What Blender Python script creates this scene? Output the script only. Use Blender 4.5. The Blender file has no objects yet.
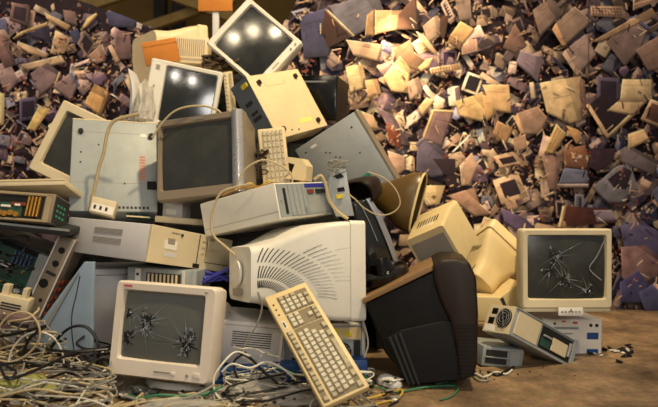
import bpy, bmesh, math, random
from mathutils import Vector, Matrix, Euler
random.seed(7)
C = bpy.context.scene.collection
PI = math.pi
CAM_H = 0.70
def P(px, py, D):                       # a point in the place, read off the photograph at a given distance
    return Vector(((px-329)/640*D, D, CAM_H-(py-203.5)/640*D))
def G(px, py, z=0.0):                   # a point on the ground (or at height z)
    D = 640*(CAM_H-z)/(py-203.5)
    return Vector(((px-329)/640*D, D, z))
# ------------------------------------------------------------------ materials
def lin(c):
    r = []
    for v in c:
        v /= 255
        r.append(v/12.92 if v <= .04045 else ((v+.055)/1.055)**2.4)
    return (r[0], r[1], r[2], 1)
MATS = {}
def mat(name, col, rough=.45, metal=0, dirt=.25, dirtcol=None, scale=9, bump=.05, spec=.5, alpha=1, trans=0, coat=0):
    if name in MATS: return MATS[name]
    m = bpy.data.materials.new(name); m.use_nodes = True
    nt = m.node_tree; b = nt.nodes['Principled BSDF']
    base = lin(col); d = lin(dirtcol) if dirtcol else tuple(v*.45 for v in base[:3])+(1,)
    tc = nt.nodes.new('ShaderNodeTexCoord')
    n = nt.nodes.new('ShaderNodeTexNoise'); n.inputs['Scale'].default_value = scale; n.inputs['Detail'].default_value = 7
    n.inputs['Roughness'].default_value = .65
    nt.links.new(tc.outputs['Object'], n.inputs['Vector'])
    r = nt.nodes.new('ShaderNodeMapRange'); r.inputs[1].default_value = .42; r.inputs[2].default_value = .75
    r.inputs[3].default_value = 0; r.inputs[4].default_value = dirt
    nt.links.new(n.outputs['Fac'], r.inputs[0])
    mx = nt.nodes.new('ShaderNodeMix'); mx.data_type = 'RGBA'
    mx.inputs[6].default_value = base; mx.inputs[7].default_value = d
    nt.links.new(r.outputs[0], mx.inputs[0]); nt.links.new(mx.outputs[2], b.inputs['Base Color'])
    r2 = nt.nodes.new('ShaderNodeMapRange'); r2.inputs[3].default_value = max(rough-.08, .02); r2.inputs[4].default_value = min(rough+.15, 1)
    nt.links.new(n.outputs['Fac'], r2.inputs[0]); nt.links.new(r2.outputs[0], b.inputs['Roughness'])
    b.inputs['Metallic'].default_value = metal
    b.inputs['Specular IOR Level'].default_value = spec
    b.inputs['Transmission Weight'].default_value = trans
    b.inputs['Coat Weight'].default_value = coat
    b.inputs['Alpha'].default_value = alpha
    if bump:
        n2 = nt.nodes.new('ShaderNodeTexNoise'); n2.inputs['Scale'].default_value = 160; n2.inputs['Detail'].default_value = 3
        nt.links.new(tc.outputs['Object'], n2.inputs['Vector'])
        bp = nt.nodes.new('ShaderNodeBump'); bp.inputs['Strength'].default_value = bump; bp.inputs['Distance'].default_value = .002
        nt.links.new(n2.outputs['Fac'], bp.inputs['Height']); nt.links.new(bp.outputs['Normal'], b.inputs['Normal'])
    MATS[name] = m
    return m
WHITE = mat('white_plastic', (222, 219, 208), .4, dirt=.15)
PINKW = mat('warm_white_plastic', (222, 210, 196), .42, dirt=.15)
BEIGE = mat('beige_plastic', (208, 194, 162), .45, dirt=.25)
YELLO = mat('yellowed_plastic', (214, 192, 142), .42, dirt=.2)
CREAM = mat('cream_plastic', (222, 202, 160), .45)
LILAC = mat('pale_grey_painted_steel', (204, 202, 202), .5, dirt=.15)
GREYP = mat('grey_plastic', (150, 140, 128), .4)
TAUPE = mat('taupe_plastic', (128, 116, 100), .38, dirt=.2)
STEEL = mat('galvanised_steel', (170, 174, 174), .42, metal=.35, dirt=.35)
BLUEST = mat('blue_grey_steel', (150, 157, 158), .5, metal=.15, dirt=.25)
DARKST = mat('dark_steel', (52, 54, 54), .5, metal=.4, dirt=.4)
CHROME = mat('silver_plastic', (176, 176, 178), .25, metal=.6, dirt=.1)
BLACK = mat('black_plastic', (9, 8, 8), .5, dirt=.5, dirtcol=(22, 20, 18), spec=.25)
BLACKG = mat('gloss_black_plastic', (10, 10, 11), .12, dirt=.2, dirtcol=(30, 28, 26))
CHARC = mat('charcoal_plastic', (20, 20, 22), .6, dirt=.4, spec=.25)
BROWN = mat('brown_plastic', (34, 21, 12), .45, dirt=.4, spec=.35)
OCHRE = mat('ochre_plastic', (88, 66, 28), .3, dirt=.4)
GLASS = mat('screen_glass', (30, 32, 31), .07, dirt=.5, dirtcol=(44, 44, 40), bump=0, spec=.7)
GLASSD = mat('dusty_screen_glass', (48, 50, 48), .16, dirt=.6, dirtcol=(72, 70, 62), bump=.02, spec=.6)
GLASSG = mat('shattered_screen_glass', (88, 90, 88), .14, dirt=.6, dirtcol=(100, 98, 84), bump=.03, spec=.6)
HOLE = mat('dark_void', (6, 6, 7), .8, dirt=0, bump=0)
SHARD = mat('silvery_glass_shard', (190, 196, 200), .12, metal=.8, dirt=.2, bump=0)
SLOT = mat('shadow_grey_slot', (38, 36, 34), .7, dirt=0, bump=0)
LABELW = mat('white_label', (228, 224, 214), .6, dirt=.12)
LABELY = mat('yellow_label', (232, 210, 120), .6, dirt=.1)
REDM = mat('red_print', (190, 60, 50), .5, dirt=.1)
ORPR = mat('orange_print', (196, 120, 92), .5, dirt=.3)
YELC = mat('yellow_plastic_cap', (216, 196, 40), .45, dirt=.1)
BLUE = mat('blue_plastic', (28, 74, 140), .4, dirt=.4)
BLUEC = mat('blue_cable', (44, 50, 150), .4, dirt=.1)
PCB = mat('green_circuit_board', (38, 78, 62), .45, dirt=.6, dirtcol=(20, 30, 34), scale=40)
GOLD = mat('copper_coil', (190, 140, 60), .35, metal=.6, dirt=.3)
RUST = mat('rusty_red_part', (120, 50, 36), .5, dirt=.3)
CARD = mat('orange_cardboard', (192, 120, 44), .75, dirt=.3)
BEIGEC = mat('beige_cable', (184, 166, 128), .45, dirt=.2)
WHITEC = mat('white_cable', (214, 210, 196), .45, dirt=.2)
GREYC = mat('grey_cable', (140, 138, 128), .5, dirt=.2)
BLACKC = mat('black_cable', (16, 16, 17), .42, dirt=.2)
GREENC = mat('green_cable', (52, 120, 84), .45, dirt=.2)
YELLC = mat('yellow_cable', (206, 170, 60), .45, dirt=.2)
BAG = mat('clear_plastic_bag', (210, 206, 196), .2, dirt=.2, alpha=.45, bump=.3)
WOOD = mat('dark_beam', (186, 152, 88), .7, dirt=.5)
TEAL = mat('teal_plastic', (50, 140, 110), .4, dirt=.2)
KEYC = mat('key_cream', (198, 190, 168), .5, dirt=.35, dirtcol=(110, 100, 80), scale=30)
KEYT = mat('key_tan', (170, 158, 130), .5, dirt=.35, dirtcol=(90, 80, 60), scale=30)
# ------------------------------------------------------------------ mesh helpers
def rr(w, h, r, n=4, cx=0, cz=0):
    r = min(r, w/2-1e-4, h/2-1e-4); out = []
    for (sx, sz, a0) in ((1, 1, 0), (-1, 1, 90), (-1, -1, 180), (1, -1, 270)):
        for i in range(n):
            a = math.radians(a0+90*i/(n-1))
            out.append((cx+sx*(w/2-r)+r*math.cos(a), cz+sz*(h/2-r)+r*math.sin(a)))
    return out
class MB:
    def __init__(s): s.bm = bmesh.new()
    def box(s, c, d, bev=0, rot=None, seg=2):
        t = bmesh.new(); bmesh.ops.create_cube(t, size=1)
        for v in t.verts: v.co = Vector((v.co.x*d[0], v.co.y*d[1], v.co.z*d[2]))
        if bev: bmesh.ops.bevel(t, geom=list(t.edges), offset=min(bev, min(d)*.45), segments=seg, affect='EDGES', profile=.5)
        M = Matrix.Translation(Vector(c))
        if rot: M = M @ Euler([math.radians(a) for a in rot]).to_matrix().to_4x4()
        s._merge(t, M); return s
    def _merge(s, t, M=None):
        mp = {}
        for v in t.verts: mp[v] = s.bm.verts.new((M @ v.co) if M else v.co)
        for f in t.faces:
            try: s.bm.faces.new([mp[v] for v in f.verts])
            except ValueError: pass
        t.free()
    def loft(s, secs, cap0=True, cap1=True):
        rings = [[s.bm.verts.new(p) for p in sec] for sec in secs]
        n = len(rings[0])
        for a, b in zip(rings, rings[1:]):
            for i in range(n):
                j = (i+1) % n
                s.bm.faces.new((a[i], a[j], b[j], b[i]))
        if cap0: s.bm.faces.new(rings[0][::-1])
        if cap1: s.bm.faces.new(rings[-1])
        return s
    def cyl(s, c, r, h, axis='y', n=20, r2=None):
        r2 = r if r2 is None else r2; secs = []
        for k, rad in ((-.5, r), (.5, r2)):
            sec = []
            for i in range(n):
                a = 2*PI*i/n; u, v = rad*math.cos(a), rad*math.sin(a)
                p = {'x': (k*h, u, v), 'y': (u, k*h, v), 'z': (u, v, k*h)}[axis]
                sec.append((c[0]+p[0], c[1]+p[1], c[2]+p[2]))
            secs.append(sec)
        return s.loft(secs)
    def poly(s, pts, thick=None, axis=None):
        if thick is None: s.bm.faces.new([s.bm.verts.new(p) for p in pts]); return s
        a = [Vector(p) for p in pts]; b = [p+Vector(axis)*thick for p in a]
        return s.loft([a, b])
    def tube(s, pts, r, n=6, smooth=4, ends=True):
        pts = [Vector(p) for p in pts]
        if smooth > 1 and len(pts) > 2:
            q = []
            e = [pts[0]*2-pts[1]]+pts+[pts[-1]*2-pts[-2]]
            for i in range(1, len(e)-2):
                for k in range(smooth):
                    t = k/smooth; p0, p1, p2, p3 = e[i-1], e[i], e[i+1], e[i+2]
                    q.append(.5*((2*p1)+(-p0+p2)*t+(2*p0-5*p1+4*p2-p3)*t*t+(-p0+3*p1-3*p2+p3)*t**3))
            q.append(pts[-1]); pts = q
        up = Vector((0.13, .3, .94)); secs = []
        prev = None
        for i, p in enumerate(pts):
            d = (pts[min(i+1, len(pts)-1)]-pts[max(i-1, 0)])
            if d.length < 1e-7: d = Vector((1, 0, 0))
            d.normalize()
            if prev is None: x = d.cross(up)
            else: x = prev-d*prev.dot(d)
            if x.length < 1e-4: x = d.cross(Vector((1, 0, .1)))
            x.normalize(); prev = x; y = d.cross(x)
            secs.append([p+x*r*math.cos(2*PI*k/n)+y*r*math.sin(2*PI*k/n) for k in range(n)])
        return s.loft(secs, ends, ends)
    def build(s, name, m, parent=None, smooth=False, off=None):
        me = bpy.data.meshes.new(name)
        bmesh.ops.recalc_face_normals(s.bm, faces=s.bm.faces)
        s.bm.to_mesh(me); s.bm.free(); me.materials.append(m)
        if smooth:
            for p in me.polygons: p.use_smooth = True
            try: me.set_sharp_from_angle(angle=math.radians(40))
            except Exception: pass
        o = bpy.data.objects.new(name, me); C.objects.link(o)
        if parent: o.parent = parent
        if off: o.location = off
        return o
def tag(o, label=None, cat=None, group=None, kind=None):
    if label: o['label'] = label
    if cat: o['category'] = cat
    if group: o['group'] = group
    if kind: o['kind'] = kind
    return o
def thing(name, label, cat, loc, rot, h=0, group=None):
    """Empty at the base of a thing whose body centre is loc; returns (root, offset of its parts)"""
    R = Euler([math.radians(a) for a in rot]).to_matrix()
    o = bpy.data.objects.new(name, None); C.objects.link(o); o.empty_display_size = .05
    o.location = Vector(loc)-R @ Vector((0, 0, h/2)); o.rotation_euler = R.to_euler()
    tag(o, label, cat, group)
    return o, Vector((0, 0, h/2))
def shift(fit, k):
    """the same thing a little nearer or farther along the line of sight"""
    c = Vector((0, 0, CAM_H)); f = dict(fit)
    f['loc'] = tuple(c+(Vector(fit['loc'])-c)*k); f['dims'] = tuple(v*k for v in fit['dims'])
    return f
# ------------------------------------------------------------------ CRT monitor
def crt(label, fit, body, bezel=None, glass=None, marg=(.035, .035, .035, .06), bd=.09, tail=(.5, .55), tdz=0, bulge=.012,
        rad=.018, recess=.018, buttons=3, logo=None, foot=None, damage=None, name='monitor', vents=True, taper=1.0, led=True, bside='d'):
    w, d, h = fit['dims']; root, off = thing(name, label, 'monitor', fit['loc'], fit['rot'], h)
    bezel = bezel or body; glass = glass or GLASS
    y0 = -d/2; l, r, t, b = marg
    iw, ih = w-l-r, h-t-b; cx, cz = (l-r)/2, (b-t)/2
    m = MB()
    S = lambda pts, y: [(x, y, z) for x, z in pts]
    m.loft([S(rr(w*.985, h*.985, rad), y0+bd), S(rr(w, h, rad), y0+bd*.8), S(rr(w, h, rad), y0+.012), S(rr(w-.014, h-.014, rad), y0),
            S(rr(iw+.012, ih+.012, .012, cx=cx, cz=cz), y0+.002), S(rr(iw, ih, .010, cx=cx, cz=cz), y0+recess), S(rr(iw-.002, ih-.002, .01, cx=cx, cz=cz), y0+bd*.7)], False, False)
    bz = m.build('bezel', bezel, root, True, off)
    m = MB(); N, K = 16, 12; g = []
    for j in range(K+1):
        row = []
        for i in range(N+1):
            u, v = i/N*2-1, j/K*2-1
            row.append(m.bm.verts.new((cx+u*iw/2, y0+recess-.003-bulge*(1-.5*u*u-.5*v*v)+.006, cz+v*ih/2)))
        g.append(row)
    for j in range(K):
        for i in range(N): m.bm.faces.new((g[j][i], g[j][i+1], g[j+1][i+1], g[j+1][i]))
    sc = m.build('screen', glass, root, True, off)
    m = MB(); tw, th = w*tail[0], h*tail[1]; y1 = d/2
    ys = [y0+bd*.95, y0+bd+.03, y0+d*.48, y0+d*.72, y1-.02, y1]
    fr = [0, .04, .38*taper, .8, 1, 1.04]
    secs = []
    for y, f in zip(ys, fr):
        secs.append(S(rr((w*.975)*(1-f)+tw*f, (h*.975)*(1-f)+th*f, rad+.012*f, cz=tdz*f), y))
    m.loft(secs, False, True); hs = m.build('housing', body, root, True, off)
    if vents:
        m = MB(); zt = th/2+tdz; root_ = hs
        for i in range(9):
            m.box((-(tw*.36)+i*tw*.09, y1-.07, zt*1.0+.0005), (.004, .07, .003))
        for sx in (-1, 1):
            for i in range(7): m.box((sx*tw*.508, y1-.06, tdz-th*.3+i*th*.1), (.003, .07, .004))
        m.build('vent_slots', SLOT, hs, False)
    if buttons:
        zb = -h/2+b*.42
        for i in range(buttons):
            MB().box((w*.18+i*.026, y0-.001, zb), (.014, .005, .008), .0015).build('button', bezel, bz, True)
    if led: MB().box((w*.18+buttons*.026+.005, y0-.001, -h/2+b*.42), (.006, .003, .003)).build('indicator_light', SLOT, bz, False)
    if logo:
        for (lx, lz, lw, lh, lm) in logo: MB().box((lx*w/2, y0-.0005, lz*h/2), (lw, .002, lh)).build('badge', lm, bz, False)
    if damage:
        damage(sc, None, (cx, cz, iw, ih, y0+recess-.003+.006, bulge))
    return root, off
def scr_y(s, u, v): return s[4]-s[5]*(1-.5*u*u-.5*v*v)
def shatter(stars, seed, shard_n=10):
    def f(root, off, s):
        rnd = random.Random(seed); cx, cz, iw, ih = s[:4]
        hole = MB(); crack = MB(); glit = MB()
        for (u, v, R, n, bright) in stars:
            pts = []
            for k in range(n*2):
                a = 2*PI*k/(n*2)+rnd.uniform(-.15, .15); q = R*(rnd.uniform(.55, 1.) if k % 2 == 0 else rnd.uniform(.2, .45))
                uu, vv = u+q*math.cos(a)*.75, v+q*math.sin(a)
                uu, vv = max(-.97, min(.97, uu)), max(-.97, min(.97, vv))
                pts.append((cx+uu*iw/2, scr_y(s, uu, vv)-.0012, cz+vv*ih/2))
            c = hole.bm.verts.new((cx+u*iw/2, scr_y(s, u, v)-.0012, cz+v*ih/2)); vs = [hole.bm.verts.new(p) for p in pts]
            for i in range(len(vs)): hole.bm.faces.new((c, vs[i], vs[(i+1) % len(vs)]))
            for k in range(n):                 # long thin cracks
                a = rnd.uniform(0, 2*PI); L = R*rnd.uniform(1.3, 3.2); wv = rnd.uniform(.004, .012)
                p = []
                for t in (0.15, .5, 1):
                    aa = a+rnd.uniform(-.03, .03)
                    p.append((u+L*t*math.cos(aa)*.75, v+L*t*math.sin(aa)))
                if any(abs(q[0]) > .97 or abs(q[1]) > .97 for q in p): continue
                nx, nz = -math.sin(a)*wv, math.cos(a)*wv
                quad = [(p[0][0]+nx, p[0][1]+nz), (p[1][0]+nx*.6, p[1][1]+nz*.6), p[2], (p[1][0]-nx*.6, p[1][1]-nz*.6), (p[0][0]-nx, p[0][1]-nz)]
                crack.poly([(cx+q[0]*iw/2, scr_y(s, *q)-.0016, cz+q[1]*ih/2) for q in quad])
            for k in range(int(shard_n*bright)):  # loose glittering pieces hanging round the hole
                a = rnd.uniform(0, 2*PI); q = R*rnd.uniform(.1, .95); uu, vv = u+q*math.cos(a)*.75, v+q*math.sin(a)
                if abs(uu) > .93 or abs(vv) > .93: continue
                sz = rnd.uniform(.003, .011); bx, bz, by = cx+uu*iw/2, cz+vv*ih/2, scr_y(s, uu, vv)-.004
                tri = [(bx+rnd.uniform(-1, 1)*sz, by+rnd.uniform(-.3, .3)*sz, bz+rnd.uniform(-1, 1)*sz*1.3) for _ in range(3)]
                glit.poly(tri, .0006, (0, 1, 0))
        for m, nm, mt in ((hole, 'broken_hole', HOLE), (crack, 'crack_lines', SHARD), (glit, 'glass_shards', SHARD)):
            if len(m.bm.verts): m.build(nm, mt, root, False, off)
    return f
# ------------------------------------------------------------------ boxy cases with things on their faces
def face_frame(dims, f):
    w, d, h = dims
    return {'f': (Vector((-w/2, -d/2, -h/2)), Vector((w, 0, 0)), Vector((0, 0, h)), Vector((0, -1, 0))),
            'b': (Vector((w/2, d/2, -h/2)), Vector((-w, 0, 0)), Vector((0, 0, h)), Vector((0, 1, 0))),
            'l': (Vector((-w/2, d/2, -h/2)), Vector((0, -d, 0)), Vector((0, 0, h)), Vector((-1, 0, 0))),
            'r': (Vector((w/2, -d/2, -h/2)), Vector((0, d, 0)), Vector((0, 0, h)), Vector((1, 0, 0))),
            't': (Vector((-w/2, -d/2, h/2)), Vector((w, 0, 0)), Vector((0, d, 0)), Vector((0, 0, 1))),
            'd': (Vector((-w/2, d/2, -h/2)), Vector((w, 0, 0)), Vector((0, -d, 0)), Vector((0, 0, -1)))}[f]
def slab_on(m, dims, f, u0, v0, u1, v1, th, bev=0):
    o, U, V, N = face_frame(dims, f)
    c = o+U*(u0+u1)/2+V*(v0+v1)/2+N*(th/2-.0006)
    sz = U.normalized()*U.length*abs(u1-u0)+V.normalized()*V.length*abs(v1-v0)+N*(th+.0012)
    m.box(c, (abs(sz.x), abs(sz.y), abs(sz.z)), bev)
def disc_on(m, dims, f, u, v, r, th, n=20):
    o, U, V, N = face_frame(dims, f); c = o+U*u+V*v+N*(th/2-.0005)
    ax = 'x' if abs(N.x) > .5 else ('y' if abs(N.y) > .5 else 'z')
    m.cyl(c, r, th+.001, ax, n)
def case(label, fit, m0, parts=(), bev=.005, name='computer_case', cat='computer', shell='case_shell', group=None):
    dims = fit['dims']; root, off = thing(name, label, cat, fit['loc'], fit['rot'], dims[2], group)
    MB().box((0, 0, 0), dims, bev).build(shell, m0, root, True, off)
    for p in parts:
        nm, f, spec, th, mt = p[:5]; m = MB()
        if spec and isinstance(spec[0], (int, float)): spec = [spec]
        for q in spec:
            if len(q) == 3: disc_on(m, dims, f, q[0], q[1], q[2], th)
            else: slab_on(m, dims, f, *q, th, min(.002, th*.3) if th > .003 else 0)
        m.build(nm, mt, root, len(spec[0]) == 3, off)
    return root, off
def rows(u0, v0, u1, v1, n, vert=False, fill=.5):
    out = []
    for i in range(n):
        if vert:
            a = u0+(u1-u0)*i/n; out.append((a, v0, a+(u1-u0)/n*fill, v1))
        else:
            a = v0+(v1-v0)*i/n; out.append((u0, a, u1, a+(v1-v0)/n*fill))
    return out
def grid(u0, v0, u1, v1, nu, nv, fill=.55):
    return [(u0+(u1-u0)*i/nu, v0+(v1-v0)*j/nv, u0+(u1-u0)*(i+fill)/nu, v0+(v1-v0)*(j+fill)/nv) for i in range(nu) for j in range(nv)]
def fan(root, off, dims, f, u, v, r):
    m = MB(); o, U, V, N = face_frame(dims, f); c = o+U*u+V*v; a, b = U.normalized(), V.normalized()
    disc_on(m, dims, f, u, v, r, .002); fo = m.build('fan_opening', SLOT, root, True, off)
    m = MB(); g = MB()
    for k in range(7):
        t = 2*PI*k/7; d1 = a*math.cos(t)+b*math.sin(t); d2 = a*math.cos(t+.55)+b*math.sin(t+.55)
        m.poly([c+N*.0035+d1*r*.3, c+N*.004+d1*r*.92, c+N*.006+d2*r*.9, c+N*.0045+d2*r*.35], .001, N)
    disc_on(m, dims, f, u, v, r*.32, .006); m.build('fan_rotor', CHARC, fo, False)
    for q in (.5, .75, .98):
        g.tube([c+N*.008+(a*math.cos(2*PI*k/20)+b*math.sin(2*PI*k/20))*r*q for k in range(21)], .0011, 4, 1)
    for t in (0.4, 1.97): g.tube([c+N*.008+(a*math.cos(t)+b*math.sin(t))*r, c+N*.008-(a*math.cos(t)+b*math.sin(t))*r], .0011, 4, 1)
    g.build('fan_grille', STEEL, fo, False)
# ------------------------------------------------------------------ fitted placements
F = {
'front_mon': dict(dims=(0.408,0.375,0.350),loc=(-0.576,2.535,0.207),rot=(-6.7,2.6,-12.8)),
'right_mon': dict(dims=(0.407,0.400,0.357),loc=(1.062,3.054,0.408),rot=(-0.1,0.0,0.4)),
'grey_mon': dict(dims=(0.433,0.426,0.386),loc=(-0.531,3.093,0.880),rot=(-10.2,-5.6,-14.7)),
'top_mon': dict(dims=(0.322,0.34,0.372),loc=(-0.368,3.376,1.485),rot=(-11.7,-48.1,5.8)),
'lamp_mon': dict(dims=(0.293,0.361,0.460),loc=(-0.893,3.482,1.304),rot=(-11.0,86.4,43.0)),
'left_mon': dict(dims=(0.406,0.400,0.377),loc=(-1.197,3.304,0.936),rot=(-5.8,25.2,-2.7)),
'panel': dict(dims=(0.387,0.180,0.475),loc=(-1.038,3.096,0.846),rot=(-23.3,1.1,18.7)),
'desk': dict(dims=(0.516,0.530,0.156),loc=(-0.838,2.984,0.505),rot=(2.7,10.2,58.7)),
'lying': dict(dims=(0.401,0.449,0.153),loc=(-0.279,2.935,0.675),rot=(-11.3,-2.4,54.9)),
'lit': dict(dims=(0.422,0.124,0.351),loc=(-0.249,3.331,1.198),rot=(-24.1,-14.7,54.1)),
'cover': dict(dims=(0.365,0.084,0.412),loc=(0.092,3.212,0.888),rot=(10.1,-29.3,-21.9)),
'open': dict(dims=(0.415,0.158,0.127),loc=(0.916,2.905,0.097),rot=(-4.4,26.8,27.3)),
'S': dict(dims=(0.180,0.198,0.200),loc=(0.481,2.801,0.529),rot=(24.0,-23.4,-29.3)),
'bigside': dict(dims=(0.550,0.407,0.387),loc=(-0.174,2.645,0.426),rot=(1.6,3.8,116.4)),
'key': dict(dims=(0.492,0.029,0.167),loc=(-0.052,2.208,0.224),rot=(-67.0,37.3,-55.9)),
'shelfbox': dict(dims=(0.359,0.139,0.137),loc=(-1.310,2.764,0.687),rot=(-22.4,2.9,-7.0)),
'dark': dict(dims=(0.145,0.373,0.298),loc=(0.052,2.810,0.521),rot=(-16.0,-10.2,48.0)),
}
# ------------------------------------------------------------------ setting: exhibition hall
YM = 4.29                                # the printed mural stands here
def structure(name, m, mt): o = m.build(name, mt); o['kind'] = 'structure'; return o
def floor_mat():
    m = bpy.data.materials.new('scuffed_brown_floor'); m.use_nodes = True; nt = m.node_tree; b = nt.nodes['Principled BSDF']
    tc = nt.nodes.new('ShaderNodeTexCoord'); L = nt.links.new
    n = nt.nodes.new('ShaderNodeTexNoise'); n.inputs['Scale'].default_value = 3.2; n.inputs['Detail'].default_value = 10; n.inputs['Roughness'].default_value = .72; n.inputs['Distortion'].default_value = .2
    L(tc.outputs['Object'], n.inputs['Vector'])
    r = nt.nodes.new('ShaderNodeValToRGB'); e = r.color_ramp.elements
    e[0].position = .3; e[0].color = lin((66, 50, 30)); e[1].position = .72; e[1].color = lin((186, 146, 90))
    x = e.new(.5); x.color = lin((128, 98, 58)); L(n.outputs['Fac'], r.inputs[0])
    n2 = nt.nodes.new('ShaderNodeTexNoise'); n2.inputs['Scale'].default_value = 45; n2.inputs['Detail'].default_value = 8; L(tc.outputs['Object'], n2.inputs['Vector'])
    mx = nt.nodes.new('ShaderNodeMix'); mx.data_type = 'RGBA'; mx.blend_type = 'OVERLAY'; mx.inputs[0].default_value = .55
    L(r.outputs[0], mx.inputs[6]); L(n2.outputs['Color'], mx.inputs[7])
    hs = nt.nodes.new('ShaderNodeHueSaturation'); hs.inputs['Saturation'].default_value = .8; L(mx.outputs[2], hs.inputs['Color']); L(hs.outputs[0], b.inputs['Base Color'])
    b.inputs['Roughness'].default_value = .55
    bp = nt.nodes.new('ShaderNodeBump'); bp.inputs['Strength'].default_value = .35; bp.inputs['Distance'].default_value = .01
    L(n2.outputs['Fac'], bp.inputs['Height']); L(bp.outputs['Normal'], b.inputs['Normal'])
    return m
structure('floor', MB().box((0, 3.5, -.05), (16, 13, .1)), floor_mat())
WALLM = mat('olive_hall_wall', (120, 92, 38), .8, dirt=.4, scale=2, bump=0)
structure('wall_back', MB().box((0, 7.5, 2.5), (16, .1, 5)), WALLM)
for nm, px in (('trim_1', 158), ('trim_2', 176)):      # dark steel uprights against the hall wall
    q = P(px, 100, 7.2); structure(nm, MB().box((q.x, 7.3, 2.5), (.13, .1, 5)), mat('dark_upright', (26, 20, 12), .7, dirt=.2))
for k, (a, b, D, th) in enumerate([((110, 40), (205, 8), 6.6, .09), ((60, 14), (128, -8), 6.2, .12), ((150, -12), (222, 14), 6.4, .09), ((292, -8), (350, 18), 5.8, .1)]):
    p, q = P(*a, D), P(*b, D); d = q-p; m = MB(); m.box((0, 0, 0), (d.length*1.6, .08, th))
    o = m.build('ceiling_beam', WOOD); o.location = (p+q)/2; o.rotation_euler = (0, -math.atan2(d.z, d.x), 0)
    tag(o, ['sloping wooden roof beam directly above the orange-topped computer shell, rising to the right', 'wooden roof beam at the upper left edge above the left mural',
            'wooden roof beam falling rightwards towards the orange cardboard sign', 'wooden roof beam between the topmost white monitor and right mural'][k], 'beam')
# ------------------------------------------------------------------ printed murals of heaped computers (flat prints, drawn as coloured patches)
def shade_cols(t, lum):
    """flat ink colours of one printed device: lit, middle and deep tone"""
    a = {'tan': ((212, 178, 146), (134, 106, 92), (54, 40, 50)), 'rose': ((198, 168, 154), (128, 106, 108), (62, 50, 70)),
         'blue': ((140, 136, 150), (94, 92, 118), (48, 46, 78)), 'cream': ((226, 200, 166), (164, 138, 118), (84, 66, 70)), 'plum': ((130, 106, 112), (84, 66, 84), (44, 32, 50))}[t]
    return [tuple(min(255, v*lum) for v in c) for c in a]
class Print:
    def __init__(s, x0, y0, x1, y1, top=None):
        s.v = []; s.f = []; s.c = []; s.clip = [(x0, y0), (x1, y0), (x1, y1), (x0, y1)] if top is None else top; s.layer = 0; s.grad = .55
        cx = sum(p[0] for p in s.clip)/len(s.clip); cy = sum(p[1] for p in s.clip)/len(s.clip); s.cen = (cx, cy)
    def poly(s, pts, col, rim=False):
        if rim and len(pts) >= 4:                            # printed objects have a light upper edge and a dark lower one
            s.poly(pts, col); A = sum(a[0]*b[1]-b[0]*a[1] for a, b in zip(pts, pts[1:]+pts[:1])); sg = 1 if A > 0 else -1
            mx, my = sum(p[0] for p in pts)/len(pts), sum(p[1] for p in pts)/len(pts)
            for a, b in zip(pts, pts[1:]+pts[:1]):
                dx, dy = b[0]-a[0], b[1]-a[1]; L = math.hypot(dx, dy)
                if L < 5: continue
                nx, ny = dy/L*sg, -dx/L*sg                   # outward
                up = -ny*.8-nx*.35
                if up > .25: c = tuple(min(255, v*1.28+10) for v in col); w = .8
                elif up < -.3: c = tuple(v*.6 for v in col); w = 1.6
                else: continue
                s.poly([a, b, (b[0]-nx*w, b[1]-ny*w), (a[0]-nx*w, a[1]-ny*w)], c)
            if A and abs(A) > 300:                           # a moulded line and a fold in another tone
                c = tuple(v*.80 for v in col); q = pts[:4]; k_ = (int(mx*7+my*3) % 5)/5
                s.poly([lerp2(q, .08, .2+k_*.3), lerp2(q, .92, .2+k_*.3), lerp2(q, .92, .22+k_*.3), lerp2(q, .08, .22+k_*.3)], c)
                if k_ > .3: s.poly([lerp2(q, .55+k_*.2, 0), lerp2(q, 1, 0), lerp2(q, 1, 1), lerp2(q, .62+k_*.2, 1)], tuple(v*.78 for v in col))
            return
        n = len(s.clip)
        for i in range(n):
            a, b = s.clip[i], s.clip[(i+1) % n]
            side = lambda p: (b[0]-a[0])*(p[1]-a[1])-(b[1]-a[1])*(p[0]-a[0])
            sg = 1 if side(s.cen) > 0 else -1; out = []
            for j in range(len(pts)):
                p, q = pts[j], pts[(j+1) % len(pts)]; sp, sq = side(p)*sg, side(q)*sg
                if sp >= 0: out.append(p)
                if (sp >= 0) != (sq >= 0):
                    t = sp/(sp-sq); out.append((p[0]+(q[0]-p[0])*t, p[1]+(q[1]-p[1])*t))
            pts = out
            if len(pts) < 3: return
        s.layer += 1; y = YM-.0015-s.layer*8e-6; k = len(s.v)
        for p in pts: s.v.append(((p[0]-329)/640*YM, y, CAM_H-(p[1]-203.5)/640*YM))
        s.f.append(tuple(range(k, k+len(pts))))
        ys = [p[1] for p in pts]; xs = [p[0] for p in pts]; hy = max(ys)-min(ys)+.1; hx = max(xs)-min(xs)+.1; g = s.grad
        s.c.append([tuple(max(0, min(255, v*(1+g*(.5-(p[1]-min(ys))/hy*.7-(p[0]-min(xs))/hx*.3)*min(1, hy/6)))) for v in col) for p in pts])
    def bake(s, name, mt, parent):
        me = bpy.data.meshes.new(name); me.from_pydata(s.v, [], s.f); me.update()
        ca = me.color_attributes.new('ink', 'FLOAT_COLOR', 'CORNER'); k = 0
        for f, c in zip(s.f, s.c):
            for q in c: ca.data[k].color = lin(q); k += 1
        me.materials.append(mt); o = bpy.data.objects.new(name, me); C.objects.link(o); o.parent = parent; o['kind'] = 'stuff'
        return o
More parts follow.
